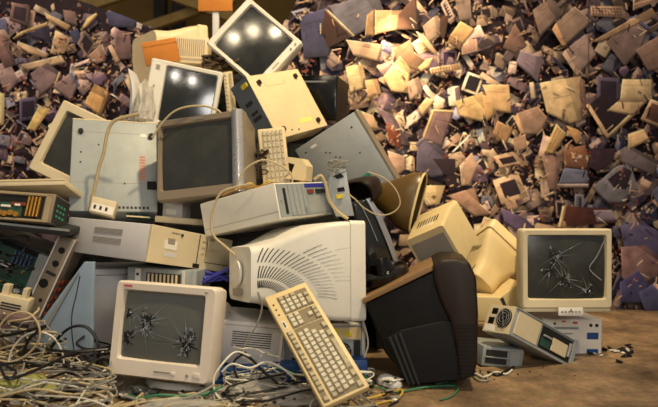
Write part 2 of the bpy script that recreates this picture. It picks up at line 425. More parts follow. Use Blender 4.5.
def device(pr, rnd, cx, cy, s, tone, lum=1.):
    c1, c2, c3 = shade_cols(tone, lum*rnd.uniform(.8, 1.2)); dark = (34, 22, 32)
    R = Euler([rnd.uniform(-PI, PI) for _ in range(3)]).to_matrix(); Lg = Vector((-.35, .55, .75)).normalized()
    def pj(p): q = R @ Vector(p); return (cx+q.x*s, cy-q.y*s), q.z
    def faces(V, Fs):
        out = []
        for f in Fs:
            w = [R @ Vector(V[i]) for i in f]; n = (w[1]-w[0]).cross(w[2]-w[0])
            if n.length: n.normalize()
            if n.z <= 0.02: continue
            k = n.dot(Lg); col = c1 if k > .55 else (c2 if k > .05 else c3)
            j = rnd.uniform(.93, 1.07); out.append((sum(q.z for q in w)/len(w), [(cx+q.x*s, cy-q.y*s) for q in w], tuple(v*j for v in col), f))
        return sorted(out, key=lambda t: t[0])
    def hexa(a, b, c, a2=None, b2=None, z0=None):
        a2 = a2 or a; b2 = b2 or b
        return [(-a, -b, c), (a, -b, c), (a, b, c), (-a, b, c), (-a2, -b2, -c), (a2, -b2, -c), (a2, b2, -c), (-a2, b2, -c)], [(0, 1, 2, 3), (7, 6, 5, 4), (1, 5, 6, 2), (0, 3, 7, 4), (3, 2, 6, 7), (0, 4, 5, 1)]
    kind = rnd.choice(['tower', 'tower', 'crt', 'crt', 'crt', 'crt', 'keyboard', 'comb', 'shell', 'desktop', 'blade', 'blade'])
    if kind in ('tower', 'desktop'):
        V, Fs = hexa(.5, .22 if kind == 'tower' else .16, .55)
        for _, p, c, f in faces(V, Fs):
            pr.poly(p, c)
            if f in ((3, 2, 6, 7), (0, 4, 5, 1)) and len(p) == 4 and rnd.random() < .4:
                for t in (.3, .45): pr.poly([lerp2(p, .15, t), lerp2(p, .5, t), lerp2(p, .5, t+.07), lerp2(p, .15, t+.07)], c3)
    elif kind == 'crt':
        V, Fs = hexa(.48, .42, .10)
        V = [(x, y, z+.25) for x, y, z in V]
        V2, F2 = hexa(.44, .38, .32, .24, .22); V2 = [(x, y, z-.15) for x, y, z in V2]
        A, B = faces(V, Fs), faces(V2, F2); front = (R @ Vector((0, 0, 1))).z > 0
        for _, p, c, f in (B+A if front else A+B):
            pr.poly(p, c)
            if f == (0, 1, 2, 3) and front and len(p) == 4 and (p[0] != p[1]) and (_, p, c, f) in A:
                pr.poly([lerp2(p, .12, .16), lerp2(p, .88, .16), lerp2(p, .88, .88), lerp2(p, .12, .88)], dark if rnd.random() < .75 else c3)
    elif kind == 'keyboard':
        V, Fs = hexa(.75, .26, .04)
        for _, p, c, f in faces(V, Fs):
            pr.poly(p, c)
            if f == (0, 1, 2, 3):
                for j in range(4):
                    for i in range(9):
                        u, v = .06+i*.098, .14+j*.19; pr.poly([lerp2(p, u, v), lerp2(p, u+.07, v), lerp2(p, u+.07, v+.13), lerp2(p, u, v+.13)], c2)
    elif kind == 'blade':
        V, Fs = hexa(.7, .2, .03)
        for _, p, c, f in faces(V, Fs): pr.poly(p, c)
    elif kind == 'comb':
        q = [pj((x, y, 0))[0] for x, y in ((-.6, -.3), (.6, -.3), (.6, .3), (-.6, .3))]
        pr.poly(q, c1); pr.poly([lerp2(q, .12, .2), lerp2(q, .88, .2), lerp2(q, .88, .75), lerp2(q, .12, .75)], dark)
        for i in range(5):
            u = .2+i*.14; pr.poly([lerp2(q, u, .2), lerp2(q, u+.07, .2), lerp2(q, u+.07, .5), lerp2(q, u, .5)], c1)
    else:
        V, Fs = hexa(.42, .42, .26, .22, .25)
        for _, p, c, f in faces(V, Fs): pr.poly(p, c)
def lerp2(p, u, v):
    a = (p[0][0]+(p[1][0]-p[0][0])*u, p[0][1]+(p[1][1]-p[0][1])*u); b = (p[3][0]+(p[2][0]-p[3][0])*u, p[3][1]+(p[2][1]-p[3][1])*u)
    return (a[0]+(b[0]-a[0])*v, a[1]+(b[1]-a[1])*v)
def scraps(pr, rnd, cx, cy, R, n, cols):
    for _ in range(n):
        x, y = cx+rnd.gauss(0, R), cy+rnd.gauss(0, R); a = rnd.uniform(0, 2*PI); L = rnd.uniform(1.2, 6); w = rnd.uniform(.6, 2.2)
        d = (math.cos(a)*L, math.sin(a)*L); e = (-math.sin(a)*w, math.cos(a)*w)
        pr.poly([(x, y), (x+d[0], y+d[1]), (x+d[0]*.8+e[0], y+d[1]*.8+e[1]), (x+e[0]*rnd.uniform(.2, 1), y+e[1])], rnd.choice(cols))
def mural_mat():
    m = bpy.data.materials.new('matt_mural_print'); m.use_nodes = True; nt = m.node_tree; b = nt.nodes['Principled BSDF']
    a = nt.nodes.new('ShaderNodeAttribute'); a.attribute_name = 'ink'
    tc = nt.nodes.new('ShaderNodeTexCoord'); n = nt.nodes.new('ShaderNodeTexNoise'); n.inputs['Scale'].default_value = 14; n.inputs['Detail'].default_value = 8
    nt.links.new(tc.outputs['Object'], n.inputs['Vector'])
    r = nt.nodes.new('ShaderNodeMapRange'); r.inputs[1].default_value = .3; r.inputs[2].default_value = .7; r.inputs[3].default_value = .62; r.inputs[4].default_value = 1.2
    nt.links.new(n.outputs['Fac'], r.inputs[0])
    mx = nt.nodes.new('ShaderNodeVectorMath'); mx.operation = 'SCALE'
    nt.links.new(a.outputs['Color'], mx.inputs[0]); nt.links.new(r.outputs[0], mx.inputs['Scale'])
    nt.links.new(mx.outputs[0], b.inputs['Base Color']); b.inputs['Roughness'].default_value = .6; b.inputs['Specular IOR Level'].default_value = .25
    return m
MURAL = mural_mat()
LIT, MID, DEEP, NIGHT = (204, 168, 130), (142, 114, 96), (74, 60, 74), (36, 22, 30)
def mural(label, x0, x1, hand, seed, n, sparse=(), clip=None, ytop=-60, size=(9, 20), tones='right'):
    root = bpy.data.objects.new('mural', None); C.objects.link(root); root.location = ((((x0+x1)/2)-329)/640*YM, YM, 0); tag(root, label, 'mural')
    W = (x1-x0)/640*YM; H = CAM_H+(203.5-ytop)/640*YM; inv = Matrix.Translation(-root.location)
    if clip is None:
        bd = MB().box((0, .02, H/2), (W, .04, H)).build('board', mat('mural_board', (60, 44, 40), .8, dirt=.1, bump=0), root)
    else:
        pts = [((x-329)/640*YM-root.location.x, .0, max(0, CAM_H-(y-203.5)/640*YM)) for x, y in clip]
        bd = MB().poly(pts, .04, (0, 1, 0)).build('board', mat('mural_board', (60, 44, 40), .8, dirt=.1, bump=0), root)
    pr = Print(x0, ytop, x1, 308, clip); rnd = random.Random(seed)
    pr.poly([(x0, ytop), (x1, ytop), (x1, 310), (x0, 310)], NIGHT)
    cells = []; step = 10.5
    y = ytop
    while y < 320:
        x = x0-8
        while x < x1+10:
            cells.append((x+rnd.uniform(-6, 6), y+rnd.uniform(-6, 6))); x += step
        y += step
    rnd.shuffle(cells)
    for (x, y) in cells:
        if any(a <= x <= c and b <= y <= d for a, b, c, d in sparse): continue
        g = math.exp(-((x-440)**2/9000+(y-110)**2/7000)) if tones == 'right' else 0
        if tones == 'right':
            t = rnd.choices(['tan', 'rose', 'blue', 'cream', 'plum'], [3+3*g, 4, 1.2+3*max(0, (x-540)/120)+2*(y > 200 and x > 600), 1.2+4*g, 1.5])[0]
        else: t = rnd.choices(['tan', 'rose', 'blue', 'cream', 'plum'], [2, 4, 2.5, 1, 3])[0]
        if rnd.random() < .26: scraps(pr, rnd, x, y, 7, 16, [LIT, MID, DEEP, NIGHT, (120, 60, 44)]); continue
        device(pr, rnd, x, y, rnd.uniform(*size), t, (.86+.34*g if tones == 'right' else 1.08)-(.16 if (tones == 'right' and x > 480 and y < 70) else 0))  # ink also carries the lighting: lighter at the centre, dimmer at upper right
    for item in hand:
        if item[0] == 's': scraps(pr, rnd, *item[1:5], [LIT, MID, DEEP, NIGHT, (126, 58, 40), (190, 170, 160)]); continue
        if item[0] == 'k':                                   # printed keyboard rows on a quad
            q, c, c2 = item[1:]; pr.poly(q, c, True)
            for j in range(3):
                for i in range(10): u, v = .05+i*.092, .15+j*.26; pr.poly([lerp2(q, u, v), lerp2(q, u+.06, v), lerp2(q, u+.06, v+.17), lerp2(q, u, v+.17)], c2)
            continue
        if item[0] == 'm':                                   # printed monitor: frame and screen
            q, c, c2 = item[1:4]; e = item[4] if len(item) > 4 else .14; pr.poly(q, c, True); pr.poly([lerp2(q, e, e), lerp2(q, 1-e, e), lerp2(q, 1-e, 1-e), lerp2(q, e, 1-e)], c2); continue
        pr.poly(item[0], item[1], sum(item[1]) > 190)
    for _ in range(int((x1-x0)*1.1)):                        # thin light edges and chips scattered over the print
        x, y = rnd.uniform(x0, x1), rnd.uniform(max(ytop, 22 if tones != 'right' else -60), 300); a = rnd.choice([.5, -.5, 1.2, -1.1])+rnd.uniform(-.4, .4); L = rnd.uniform(3, 11); w_ = rnd.uniform(.5, 1.2)
        if tones != 'right' and y < 20+x*.1: continue
        d = (math.cos(a)*L, math.sin(a)*L); pr.poly([(x, y), (x+d[0], y+d[1]), (x+d[0]-d[1]/L*w_, y+d[1]+d[0]/L*w_), (x-d[1]/L*w_, y+d[0]/L*w_)], rnd.choice([LIT, LIT, (226, 196, 168), NIGHT, NIGHT, MID, DEEP]))
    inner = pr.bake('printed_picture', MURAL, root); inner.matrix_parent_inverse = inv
    return root
D_ = NIGHT
right_hand = [
 ([(300, 22), (330, 12), (330, 60), (305, 62)], (58, 56, 84)), ([(330, 12), (375, -4), (384, 20), (362, 36), (345, 44)], (96, 92, 104)),
 ([(325, 15), (352, 40), (328, 52), (322, 36)], (52, 26, 18)), ([(325, 15), (328, 15), (354, 40), (351, 41)], (206, 170, 130)),
 ([(345.5, 44), (381.6, 49), (376.5, 65), (353, 59)], (176, 146, 122)), ([(374, 15.5), (400, 15.5), (395, 33.6), (374, 38.8)], (186, 150, 110)), ([(366, 20), (374, 14), (373, 40), (364, 40)], (150, 118, 84)),
 ([(396, 20), (414, 0), (416, 34), (394, 34)], (96, 66, 54)), ([(420, 31), (436, 18), (437, 39), (426, 47)], (176, 148, 126)), ([(437, 22), (446, 20), (441, 44), (437, 40)], (70, 44, 30)),
 ([(446, 41), (457, 26), (471, 34), (459, 49)], (206, 164, 112)), ([(446, 41), (459, 49), (457, 55), (445, 47)], (120, 88, 62)), ([(452, 6), (466, 0), (468, 24), (456, 26)], (140, 118, 108)),
 ([(392, 54), (408, 44), (412, 56), (428, 68), (418, 76), (396, 66)], (128, 100, 80)), ([(416, 71), (424, 63), (432, 61), (427, 70), (419, 75)], (220, 180, 136)),
 ([(414, 36), (422, 40), (434, 56), (430, 58), (420, 48)], (216, 180, 140)),
 ('k', [(427, 72), (456, 67), (458, 73), (428, 78)], (214, 176, 134), (110, 80, 60)),
 ([(382, 80), (398, 60), (408, 72), (406, 96), (390, 94)], (224, 190, 140)), ([(404, 86), (416, 80), (420, 94), (408, 104)], (176, 148, 130)),  # the first patch paints the spotlight's glow into the ink
 ([(345, 70), (362, 68), (366, 90), (350, 96)], (224, 190, 142)), ([(364, 84), (376, 82), (380, 96), (368, 102)], (198, 160, 118)),
 ([(527, 15.5), (545, 2.6), (556.5, 18), (534.5, 41)], (128, 106, 94)), ([(550, 28), (568, 11.6), (585, 26), (560, 49)], (140, 116, 100)), ([(550, 28), (560, 49), (556, 50), (546, 34)], (196, 150, 110)),
 ('k', [(583.6, 11.6), (614.6, 11.6), (617, 23), (584, 20.7)], (176, 142, 112), (96, 70, 66)), ('k', [(625, 0), (645.6, 0), (653, 5), (625, 15.5)], (190, 152, 118), (110, 82, 70)),
 ([(599, 46.5), (622, 23), (639, 36), (633, 52), (617, 70)], (128, 104, 98)), ([(622, 23), (639, 36), (641, 32), (628, 20)], (92, 90, 116)), ([(583.6, 46.5), (643, 13), (648, 20), (594, 46.5)], (178, 142, 108)),
 ([(627.5, 54), (660, 34), (664, 68), (640, 75)], (142, 112, 98)), ([(559, 54), (578.4, 39), (589, 59), (573, 77.5)], (150, 126, 118)), ([(559, 54), (573, 77), (570, 79), (556, 58)], (190, 160, 140)),
 ([(516, 54), (537, 62), (532, 85), (511, 67)], (120, 104, 116)), ([(498, 52), (510, 28), (522, 50), (510, 58)], (116, 88, 76)),
 ([(534, 86), (571, 80), (574, 122), (563, 126), (541, 115)], (212, 182, 138)), ([(571, 80), (578, 84), (580, 120), (574, 122)], (120, 92, 76)), ([(555, 111), (559, 112), (558, 122), (555, 121)], (130, 104, 80)),
 ('m', [(590, 80), (612, 82), (612, 105), (590, 104)], (88, 78, 96), (44, 30, 44)), ([(614.6, 82.7), (644, 82.7), (644, 104), (612, 105)], (208, 176, 132)),
 ([(581, 108), (600.4, 139), (625, 113), (612, 102), (594, 98)], D_), ([(579, 108), (582, 106), (601, 136), (624, 114), (627, 117), (600, 141)], (206, 168, 128)),
 ([(600, 113), (614.6, 100), (643, 99), (625, 118)], (206, 174, 132)), ('m', [(632, 122), (642, 102), (660, 108), (656, 132)], (186, 150, 116), (90, 60, 50)),
 ([(512.5, 115.5), (532, 109), (542, 120.7), (534.5, 136), (519, 136)], (150, 120, 104)), ([(512.5, 115.5), (519, 136), (515, 134), (509, 120)], (198, 162, 124)),
 ('k', [(538, 154), (550, 126), (560, 136), (547, 156)], (204, 166, 114), (150, 116, 76)), ([(560, 128), (572, 132), (576, 142), (570, 146)], (176, 134, 90)),
 ([(488, 136), (493, 123), (508.7, 131), (501, 146.5)], (158, 122, 88)), ([(508, 140), (520, 136), (522, 150), (510, 154)], (150, 120, 98)),
 ([(536, 158), (555, 155.5), (551, 190), (543.5, 190)], (132, 104, 94)), ([(558, 150), (578, 147), (580, 170), (558, 168.5)], (124, 84, 60)),
 ([(558, 169), (580, 171), (581, 184), (552, 185)], (98, 100, 122)), ([(551, 184.5), (582, 184.5), (582, 188), (551, 188)], (150, 132, 126)),
 ([(585, 188), (609.5, 167), (622, 165), (630, 190), (612, 203), (600, 203)], (120, 116, 124)), ([(600, 180), (616, 168), (624, 172), (618, 190), (606, 188)], (48, 34, 44)),
 ([(612, 151.7), (620, 146.5), (649, 162), (646, 177), (614, 164)], (112, 98, 100)), ([(620, 136), (635, 131), (640.5, 141), (620, 151.7)], (214, 176, 128)), ([(582, 150), (608, 150), (606, 162), (590, 172), (582, 168)], (50, 34, 42)),
 ([(643, 193), (658, 177.5), (664, 203), (650, 206)], (100, 100, 122)),
 ('s', 570, 155, 9, 40), ('s', 612, 176, 6, 18), ('s', 515, 176, 12, 50), ('s', 478, 190, 8, 25),
 ('m', [(488, 181), (512.5, 173), (523, 197), (497, 205)], (214, 178, 144), (44, 30, 40), .2), ([(500, 203), (510, 200), (514, 208), (504, 212)], (150, 120, 100)),
 ([(488, 158), (508, 153), (522, 166), (508, 166), (496, 170)], (196, 160, 130)), ([(494, 160), (508, 157), (512, 163), (498, 166)], D_),
 ([(415, 149), (426, 139), (446, 158), (440, 176), (428, 178), (414, 172)], (92, 82, 100)), ([(415, 149), (426, 139), (424, 136), (412, 146)], (132, 116, 122)),
 ([(433, 113), (450, 115.5), (438.5, 149), (423, 141)], (118, 92, 92)), ([(433, 113), (423, 141), (420, 138), (430, 112)], (206, 166, 120)), ([(430, 112), (450, 113), (450, 116), (431, 115)], (206, 170, 126)),
 ([(440, 180), (452, 170), (458, 184), (448, 192)], (40, 24, 32)), ([(452, 104), (478, 96), (486, 112), (478, 124), (456, 118)], (214, 178, 124)), ([(478, 98), (490, 100), (492, 116), (482, 124)], (176, 140, 96)),
 ([(478, 88), (504, 88), (506, 116), (488, 112)], (196, 160, 116)), ([(416, 110), (424, 100), (432, 104), (420, 118)], (226, 196, 146)),
 ([(356, 112), (372, 118), (378, 132), (366, 130)], (196, 160, 128)), ([(376, 110), (392, 118), (408, 146), (396, 148)], (118, 96, 104)), ([(384, 124), (398, 134), (400, 152), (388, 146)], (120, 58, 34)),
 ([(386, 152), (404, 158), (404, 170), (396, 176), (388, 164)], (196, 158, 134)), ('s', 392, 140, 8, 30), ('s', 465, 160, 14, 60),
 ([(456, 166), (468, 154), (474, 168), (466, 186), (458, 186)], (176, 142, 120)), ([(444, 196), (470, 188), (476, 204), (488, 214), (470, 216)], (172, 134, 112)), ([(416, 186), (442, 186), (436, 204), (424, 206)], (204, 176, 130)), ([(428, 197), (431, 195), (434, 197), (431, 200)], (110, 86, 50)),
 ([(430, 160), (442, 176), (452, 176), (452, 160)], (44, 28, 36)),
 # lower right, blue and mauve shapes behind the shattered monitor
 ([(612, 225), (634, 220), (650, 232), (660, 226), (664, 250), (640, 262), (616, 246)], (84, 78, 106)), ([(613, 246), (636, 244), (652, 256), (650, 274), (626, 286), (614, 276)], (128, 98, 96)),
 ([(612, 280), (630, 268), (640, 284), (632, 300), (612, 300)], (70, 68, 106)), ([(630, 290), (644, 282), (658, 296), (660, 310), (636, 308)], (80, 80, 112)), ([(644, 282), (646, 280), (662, 296), (660, 299)], (196, 150, 124)),
 ([(555, 206), (600, 208), (610, 222), (560, 226)], (66, 34, 30)), ([(556, 206), (560, 205), (556, 226), (552, 226)], (206, 170, 130)), ('s', 618, 212, 9, 30), ('s', 626, 282, 5, 10), ([(586, 210), (604, 210), (608, 220), (590, 222)], (120, 108, 120)),
 ([(496, 208), (520, 218), (538, 236), (524, 240), (500, 222)], (84, 70, 96)), ([(480, 216), (494, 222), (486, 232), (476, 226)], (196, 160, 130)),
 ([(581.2, -60), (581.8, -60), (581.8, 308), (581.2, 308)], (60, 40, 44)),
]
left_hand = [
 ('m', [(16, 5), (33, 7.5), (31, 28), (12.5, 22)], (124, 96, 88), (60, 44, 52), .16), ([(47, 14), (73.6, 27.6), (70, 33), (50, 21)], (206, 162, 118)), ([(16, 40), (25, 33), (53, 23), (50, 28), (28, 36), (18, 41)], (206, 164, 110)),
 ([(26, 36), (52, 27), (54, 44), (34, 38)], (62, 56, 76)), ('m', [(58.5, 32), (73.6, 40), (67, 55), (53.5, 55)], (216, 174, 130), (190, 150, 114), .2), ([(72, 34), (80, 30), (84, 40), (78, 48)], (62, 64, 86)),
 ('m', [(80, 45), (87, 32), (98.7, 45), (90, 60)], (134, 110, 106), (40, 24, 32), .15), ([(83.6, 32), (90, 20), (98.7, 15), (100, 17), (90, 28)], (226, 184, 120)), ([(66, 12), (78, 14), (80, 28), (68, 24)], (130, 104, 96)),
 ([(21, 43), (40, 50), (52, 56), (48, 60), (30, 54), (20, 48)], (206, 168, 130)), ([(21.7, 67), (63.5, 57), (68.6, 64), (30, 72)], (206, 172, 136)), ([(90, 58), (104, 46), (108, 62), (98, 66)], (170, 134, 114)),
 ([(33.4, 75), (50, 64), (62, 73), (58.5, 84), (43.5, 97)], (132, 108, 108)), ([(62, 73), (64, 75), (60, 86), (58, 84)], (196, 150, 116)), ([(55, 88), (72, 75), (80, 88), (73.6, 102)], (138, 112, 110)), ([(72, 75), (75, 74), (83, 87), (80, 89)], (92, 94, 120)),
 ([(2, 66), (12, 62), (22, 82), (12, 94), (4, 84)], (160, 132, 128)), ([(0, 93), (8, 95), (7.5, 125), (0, 128)], (236, 206, 150)), ([(87, 105), (97, 85), (110, 92), (102, 117)], (206, 160, 104)), ([(110, 92), (113, 96), (104, 118), (102, 117)], (110, 76, 54)),
 ('m', [(23, 100), (40, 98), (40, 120), (23, 122)], (92, 82, 104), (40, 30, 48), .14), ([(42, 107), (53, 110), (38, 132), (30, 130)], (224, 186, 120)), ([(0, 32), (12, 40), (14, 56), (0, 64)], (150, 114, 102)), ([(0, 50), (10, 44), (20, 66), (8, 70)], (122, 92, 86)),
 ([(108, 14), (124, 12), (140, 22), (136, 30), (112, 28)], (70, 68, 94)), ([(118, 32), (132, 34), (134, 60), (116, 62)], (112, 86, 86)), ([(110, 48), (114, 46), (122, 62), (118, 64)], (196, 160, 130)), ('s', 92, 70, 9, 40), ('s', 20, 96, 6, 20), ('s', 62, 44, 6, 14), ('s', 14, 140, 10, 40), ('s', 118, 74, 8, 24),
]
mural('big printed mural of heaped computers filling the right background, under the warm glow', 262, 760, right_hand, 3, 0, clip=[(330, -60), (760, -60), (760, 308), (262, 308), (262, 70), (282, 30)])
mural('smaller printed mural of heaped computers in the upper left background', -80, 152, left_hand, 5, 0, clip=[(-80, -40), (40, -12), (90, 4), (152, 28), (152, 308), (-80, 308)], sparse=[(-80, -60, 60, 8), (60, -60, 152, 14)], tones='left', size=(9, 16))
# ------------------------------------------------------------------ the heap: monitors
def pedestal(root, off, dims, m0, r=.13, h=.05, dz=0, name='swivel_foot'):
    m = MB(); w, d, hh = dims
    secs = []
    for z, k in ((0, .55), (-h*.35, .6), (-h*.5, .95), (-h*.9, 1.), (-h, .98)):
        secs.append([(r*k*math.cos(2*PI*i/28), .02+r*k*.95*math.sin(2*PI*i/28), -hh/2+z+dz) for i in range(28)])
    m.loft(secs); m.build(name, m0, root, True, off)
fm = shift(F['front_mon'], .985)
r, o = crt('white shattered monitor at the bottom left front with a small red corner badge', fm, PINKW, glass=GLASSG,
    marg=(.038, .048, .036, .066), bd=.085, tail=(.6, .62), rad=.016, buttons=0, led=False, logo=[(-.75, .90, .034, .006, REDM), (.80, .88, .012, .004, GREYP)],
    damage=shatter([(-.36, .12, .46, 12, 1.6), (-.44, -.05, .3, 8, 1.2), (.64, -.40, .52, 13, 2.4), (.74, -.2, .3, 9, 1.2), (-.86, .34, .26, 6, .5), (-.84, -.40, .36, 8, .9)], 4, 22))
w, d, h = fm['dims']
MB().box((.02, -d/2-.001, -h/2+.03), (.07, .003, .004)).build('brand_strip', GREYP, r, False, o)
MB().cyl((.115, -d/2-.002, -h/2+.028), .005, .006).build('power_button', GREYP, r, True, o)
MB().box((.06, -d/2-.001, -h/2+.028), (.018, .004, .014), .002).build('control_door', PINKW, r, True, o)
MB().box((.15, -d/2-.001, -h/2+.03), (.03, .003, .02), .002).build('control_door', PINKW, r, True, o)
pedestal(r, o, fm['dims'], WHITE, .135, .05, .004)
rm = F['right_mon']
r, o = crt('beige shattered monitor at the far right, standing on a white computer front', rm, BEIGE, glass=GLASSD, marg=(.032, .032, .032, .045), bd=.08, tail=(.55, .5), rad=.012, buttons=0, led=False, bulge=.018,
    damage=shatter([(-.32, .35, .40, 10, 1.3), (-.45, -.1, .34, 9, 1.0), (-.1, -.35, .25, 8, .6), (.55, -.75, .3, 9, 1.4), (.05, -.5, .2, 7, .5)], 8, 16))
w, d, h = rm['dims']
MB().box((0, -d/2+.03, -h/2-.006), (w*.96, .05, .016), .004).build('chin_strip', BEIGE, r, True, o)
cp = MB().box((.0, -d/2-.036, -h/2-.006), (.108, .006, .036), .002).build('control_panel', LABELW, r, True, o)
for i in range(6):
    b = MB().box((-.038+i*.015, -d/2-.041, -h/2-.006), (.006, .004, .005), .001).build('button', SLOT, cp, True)
MB().box((.0, -d/2-.041, -h/2-.0), (.004, .004, .014), .001).build('power_button', SLOT, cp, True)
# curled reflective tear of foil inside the right half of its screen
m = MB(); m.tube([(.165, -d/2+.0, .125), (.13, -d/2-.002, .055), (.098, -d/2-.006, .012), (.105, -d/2-.004, -.012), (.15, -d/2-.002, -.05)], .0028, 5); m.build('curled_crack', SHARD, r, True, o)
gm = shift(F['grey_mon'], .985)
r, o = crt('grey-brown framed monitor with a dark dusty screen and one silver side, mid left of heap', gm, TAUPE, glass=GLASSD, marg=(.024, .058, .036, .05), bd=.06, tail=(.62, .6), rad=.010, buttons=0, led=False, taper=.6)
w, d, h = gm['dims']
m = MB(); s_ = []
for z in (-h/2+.004, h/2-.004): s_.append([(w/2-.052+.05*t, -d/2-.004-.012*math.sin(PI*t), z) for t in [i/10 for i in range(11)]]+[(w/2-.002, -d/2+.03, z), (w/2-.052, -d/2+.03, z)])
m.loft(s_); m.build('silver_trim', CHROME, r, True, o)
MB().cyl((w*.36, -d/2-.002, -h/2+.022), .008, .006).build('power_button', TAUPE, r, True, o)
MB().box((.0, -d/2-.001, h/2-.018), (.05, .002, .004)).build('badge', CHROME, r, False, o)
m = MB(); m.box((w/2+.001, -d/2+.17, 0), (.004, .008, h*.4)); m.build('side_groove', SLOT, r, False, o)
tm = shift(F['top_mon'], 1.075)
r, o = crt('white monitor tilted on its corner at the very top of the heap', tm, WHITE, glass=GLASS, marg=(.026, .026, .042, .05), bd=.06, tail=(.6, .6), rad=.012, buttons=0, led=False, bulge=.006)
w, d, h = tm['dims']
for i in range(2): MB().cyl((w*.40-i*.035, -d/2-.002, -h/2+.022), .006, .006).build('button', GREYP, r, True, o)
MB().box((-.02, -d/2-.001, -h/2+.022), (.05, .002, .005)).build('badge', GREYP, r, False, o)
LM = dict(dims=(0.345,0.34,0.375),loc=(-0.800,3.52,1.262),rot=(-10,100.0,1))
r, o = crt('white monitor lying on its side, two lamps mirrored in its screen, upper left of heap', LM, WHITE, glass=GLASS, marg=(.028, .03, .03, .085), bd=.07, tail=(.6, .6), rad=.012, buttons=0, led=False, bulge=.008)
w, d, h = LM['dims']
for i in range(3): MB().box((-.03+i*.03, -d/2-.002, -h/2+.035), (.012, .005, .007), .001).build('button', GREYP, r, True, o)
MB().box((-w*.38, -d/2-.001, -h/2+.04), (.022, .003, .02)).build('badge', GREYP, r, False, o)
lm = shift(F['left_mon'], 1.09)
r, o = crt('cream monitor leaning at the far left behind the blue-grey steel panel', lm, BEIGE, glass=GLASSD, marg=(.05, .04, .05, .06), bd=.08, tail=(.6, .6), rad=.012, buttons=2)
# big white monitor lying with its vented flank to us
bs = shift(F['bigside'], 1.0)
w, d, h = bs['dims']
root, off = thing('monitor', 'large white monitor at the centre, seen from its flank with fanned vent slots', 'monitor', bs['loc'], bs['rot'], h)
S = lambda pts, y: [(x, y, z) for x, z in pts]
sec = []
prof = [(-.5, 0), (-.44, .0), (-.40, .012), (-.28, .03), (-.16, .10), (-.04, .24), (.08, .44), (.20, .66), (.30, .84), (.38, .95), (.47, 1.0), (.5, 1.02)]
tw, th = w*.5, h*.56
for t, f in prof: sec.append(S(rr(w*(1-f)+tw*f, h*(1-f)+th*f, .02+.012*f, 5, cz=-.012*f), t*d))
MB().loft(sec).build('housing', WHITE, root, True, off)
m = MB(); m.loft([S(rr(w*1.006, h*1.006, .018, 5), -d/2+.052), S(rr(w*1.012, h*1.012, .018, 5), -d/2+.045), S(rr(w*1.012, h*1.012, .018, 5), -d/2-.012), S(rr(w*.9, h*.86, .012, 5), -d/2-.014)], False, False)
m.build('bezel', WHITE, root, True, off)
MB().box((0, -d/2-.004, 0), (w*.93, .006, h*.88)).build('screen', GLASS, root, False, off)
def flank(y, z, lift=.0015):                             # point on the left (camera side) flank of the housing
    t = y/d
    for (a, fa), (b, fb) in zip(prof, prof[1:]):
        if a <= t <= b: f = fa+(fb-fa)*(t-a)/(b-a); break
    else: f = 1
    return Vector((-((w*(1-f)+tw*f)/2)-lift, y, z))
m = MB(); cyv, czv = d*.40, -h*.30                         # slots fan round the tail's lower corner
for i in range(38):
    for rad_, ln in ((.06, .03), (.10, .05), (.165, .06), (.235, .06), (.305, .05)):
        a = math.radians(62+i*4.1)
        L_ = ln; pts = []
        for k in range(4):
            q = rad_+L_*k/3; yy = cyv+q*1.15*math.cos(a+.35*(q-.1)/.2); zz = czv+q*.92*math.sin(a+.35*(q-.1)/.2)
            if yy < -d*.40 or yy > d*.45 or zz > h*.27 or zz < -h*.30: pts = []; break
            # stay inside the flat of the flank
            pts.append(flank(yy, zz))
        if len(pts) == 4:
            for p, q in zip(pts, pts[1:]): m.poly([p+Vector((0, .0024, 0)), p-Vector((0, .0024, 0)), q-Vector((0, .0024, 0)), q+Vector((0, .0024, 0))])
m.build('vent_slots', SLOT, root, False, off)
MB().cyl((0, d/2+.012, -.01), .05, .01).build('cable_boss', WHITE, root, True, off)
MB().box((tw*.0, d/2+.0125, -.085), (.09, .004, .03), .001).build('rear_label', GREYP, root, False, off)
# black CRT at the centre right
def slabs(name, label, cat, D, outline, depth, m0, shell, yaw=0, bev=.018, group=None):
    """solid with a measured side outline, real depth, turned by yaw about its middle"""
    cx = sum(p[0] for p in outline)/len(outline); cy = sum(p[1] for p in outline)/len(outline); c = P(cx, cy, D)
    root = bpy.data.objects.new(name, None); C.objects.link(root); R = Euler((0, 0, math.radians(yaw))).to_matrix()
    zmin = min(P(*p, D).z for p in outline); root.location = (c.x, c.y, zmin); root.rotation_euler = (0, 0, math.radians(yaw)); tag(root, label, cat, group)
    nrm = R @ Vector((0, -1, 0)); cam = Vector((0, 0, CAM_H))
    def hit(px, py, lift=0):
        d_ = P(px, py, 1)-cam; cc = Vector((c.x, c.y, 0))+nrm*lift; t = (cc-cam).dot(nrm)/d_.dot(nrm)
        w_ = cam+d_*t; return R.transposed() @ (w_-root.location)
    root['_'] = 0; del root['_']
    def plate(nm, pts, y_front, y_back, mt, bv=0, parent=None, sub=None):
        q = [hit(*p) for p in pts]; m = MB(); a = [Vector((v.x, y_front, v.z)) for v in q]; b = [Vector((v.x, y_back, v.z)) for v in q]
        t = MB(); t.loft([a, b])
        if bv: bmesh.ops.recalc_face_normals(t.bm, faces=t.bm.faces); bmesh.ops.bevel(t.bm, geom=list(t.bm.edges), offset=bv, segments=3, affect='EDGES', profile=.6, clamp_overlap=True)
        return t.build(nm, mt, parent or root, True)
    plate(shell, outline, 0, depth, m0, bev)
    return root, plate, hit
root, plate, hit = slabs('monitor', 'big black monitor lying tilted at the right centre, brown rear housing to the right', 'monitor', 2.42,
    [(365, 303), (431, 272), (446, 274), (459, 318), (464, 380), (410, 385), (384, 352)], .36, BLACK, 'body', yaw=-8, bev=.012)
